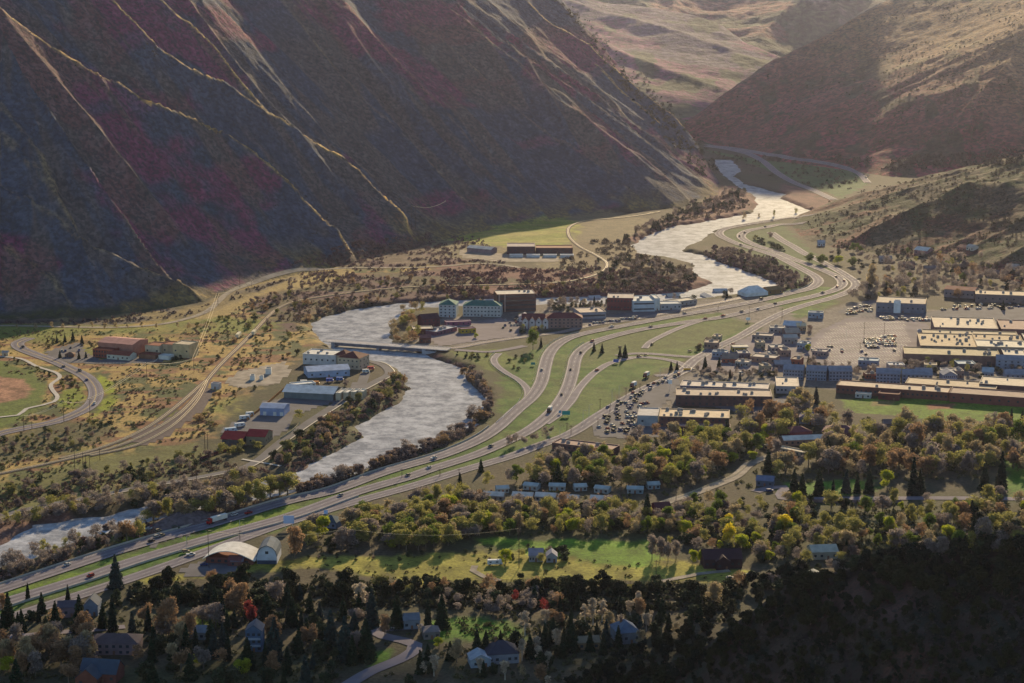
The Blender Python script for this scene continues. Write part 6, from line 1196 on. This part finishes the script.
fence('sunlit pale rail beside the curving lane', [(664,502),(684,495.5),(714,483.5),(736,475),(752,460)], 1.1, M_fg); fence('pale fence above the river road bend', [(280,440),(292,432),(300,424)], 1.8, M_fg, pick=True); fence('wire fence round the school football grass', [(100,364),(150,363.5),(160,357)], 1.5, M_galv)

# ------------------------------------------------------------------ labels that single each tree, pole and car out
LANDMARK += [('the curved hill road end', 232, 294), ('the ball field', 20, 395), ('the rail junction', 205, 385), ('the river bar', 280, 480), ('the far meadow', 500, 232), ('the freeway loop', 838, 282), ('the upper freeway bend', 735, 238), ('the roundabout', 688, 366),
  ('the sports field', 905, 408), ('the row of spruces', 835, 495), ('the far right spruces', 995, 478), ('the lit field', 450, 568), ('the bright green lawn', 600, 548), ('the curved residential road', 400, 648), ('the lower lawn', 480, 633), ('the dark slope crest', 860, 562), ('the lower right slope', 900, 650), ('the dark slope foot', 700, 640),
  ('the gravel pile', 185, 520), ('the truck pull-out', 155, 530), ('the lower left grove', 40, 660), ('the left river bend', 40, 535), ('the inner river bend', 390, 400), ('the outer river bend', 478, 395), ('the low hill', 860, 220), ('the upper river', 700, 235), ('the lower left sidings', 60, 462), ('the far right lawn', 1015, 470), ('the curving lane', 715, 488),
  ('the school road bend', 95, 392), ('the mall car park', 850, 345), ('the dealer lot', 620, 420), ('the picture\'s bottom middle', 520, 676), ('the lower left road', 60, 634), ('the mountain foot', 100, 326), ('the river road', 150, 488), ('the left ramp', 505, 370), ('the right-hand wood', 960, 530), ('the middle wood', 640, 455), ('the hedge below the field', 560, 594), ('the hedge at left', 220, 594)]
ORD = ['first','second','third','fourth','fifth','sixth','seventh','eighth','ninth','tenth','eleventh','twelfth','13th','14th','15th','16th','17th','18th','19th','20th']+['%dth' % k if k % 10 not in (1,2,3) else '%d%s' % (k, {1:'st',2:'nd',3:'rd'}[k % 10]) for k in range(21, 120)]
KN = {'bare_tree': 'bare tree', 'shrub': 'shrub', 'juniper_tree': 'juniper', 'spruce_tree': 'spruce', 'leafy_tree': 'leafy tree', 'utility_pole': '', 'street_lamp': '', 'car': '', 'parked_car': '', 'shop': 'shop'}
cells = {}
for o, kind, look, px, py, h in THINGS:
    best = min(LANDMARK, key=lambda L: (L[1]-px)**2+(2.2*(L[2]-py))**2); dx = px-best[1]; dy = (py-best[2])*2.2
    rel = ('right of' if dx > 0 else 'left of') if abs(dx) > abs(dy) else ('below' if dy > 0 else 'above')
    cells.setdefault((kind, look, rel, best[0]), []).append((px, py, o, h))
for (kind, look, rel, lm), L in cells.items():
    L.sort(key=lambda t: t[0]); n_ = (look+' '+KN[kind]).strip(); nm = {'car': 'parked' if False else ''}.get(kind, '')
    for i, (px, py, o, h) in enumerate(L):
        if len(L) == 1: s_ = '%s %s %s, the only one' % (n_, rel, lm)
        elif i == 0: s_ = 'leftmost %s %s %s' % (n_, rel, lm)
        elif i == len(L)-1: s_ = 'rightmost %s %s %s' % (n_, rel, lm)
        else: s_ = '%s %s %s, %s from the left' % (n_, rel, lm, ORD[i])
        if kind == 'parked_car': s_ = s_.replace(look, 'parked '+look, 1)
        o['label'] = s_; o['category'] = {'bare_tree': 'tree', 'shrub': 'shrub', 'juniper_tree': 'juniper', 'spruce_tree': 'spruce', 'leafy_tree': 'tree', 'utility_pole': 'utility pole', 'street_lamp': 'street lamp', 'car': 'car', 'parked_car': 'car', 'shop': 'shop'}[kind]
        if 'group' not in o: o['group'] = {'bare_tree': 'bare spring trees', 'shrub': 'valley shrubs', 'juniper_tree': 'junipers on the dark slope', 'spruce_tree': 'dark spruces', 'leafy_tree': 'trees in fresh leaf'}[kind]
# ------------------------------------------------------------------ opaque clouds added out of view to shade the ground, and the valley air
def shade_cloud(name, cx, cy, cz, rx, ry, rz, seed, label):
    nu, nv = 64, 24; vs = []; r_ = np.random.default_rng(seed)
    u = np.linspace(0, 2*math.pi, nu, endpoint=False); v = np.linspace(0.02, math.pi-.02, nv)
    U, W = np.meshgrid(u, v, indexing='ij'); x = np.cos(U)*np.sin(W); y = np.sin(U)*np.sin(W); z = np.cos(W)
    e = .5
    x = np.sign(x)*np.abs(x)**.8; y = np.sign(y)*np.abs(y)**.8
    k = 1+.10*fbm(x*3+7+seed, y*3+z*2, seed, 4)
    Vv = np.stack([cx+rx*x*k, cy+ry*y*k, cz+rz*z*(1+.5*fbm(x*4, y*4, seed+3, 3))*np.where(z < 0, .35, 1)], -1).reshape(-1, 3)
    f = []
    for i in range(nu):
        for j in range(nv-1):
            a = i*nv+j; b_ = ((i+1) % nu)*nv+j; f.append((a, a+1, b_+1, b_))
    m = mat('shade_cloud_surface', (.75, .75, .76), 1, 0, var=.03, scale=.01)
    o = link(name, mesh_np(name, Vv, f, [m], smooth=True)); structure(o); return o
def cloud_over(x, y, z): k = (z)/SDIR.z; return x+SDIR.x*k, y+SDIR.y*k
CLZ = 760
x, y = cloud_over(-60, 500, 0)
def shade(name, x0, y0, x1, y1, seed, rz=60, z=CLZ):
    a = cloud_over((x0+x1)/2, (y0+y1)/2, z); return shade_cloud(name, a[0], a[1], z, (x1-x0)/2, (y1-y0)/2, rz, seed, '')
shade('shade_cloud', -700, 250, 900, 925, 5)
shade('shade_cloud', 180, 2900, 600, 4100, 8)
hz = bpy.data.materials.new('valley_air'); hz.use_nodes = True; t = hz.node_tree; t.nodes.remove(t.nodes['Principled BSDF'])
pv = t.nodes.new('ShaderNodeVolumePrincipled'); pv.inputs['Density'].default_value = .000016; pv.inputs['Color'].default_value = (.62, .62, .92, 1); pv.inputs['Anisotropy'].default_value = .8
t.links.new(pv.outputs[0], t.nodes['Material Output'].inputs['Volume'])
ho = MB().box(-3300, 3300, -200, 7100, -30, 440).build('haze', hz); stuff(ho, 'thin blue evening haze filling the whole valley', 'haze')
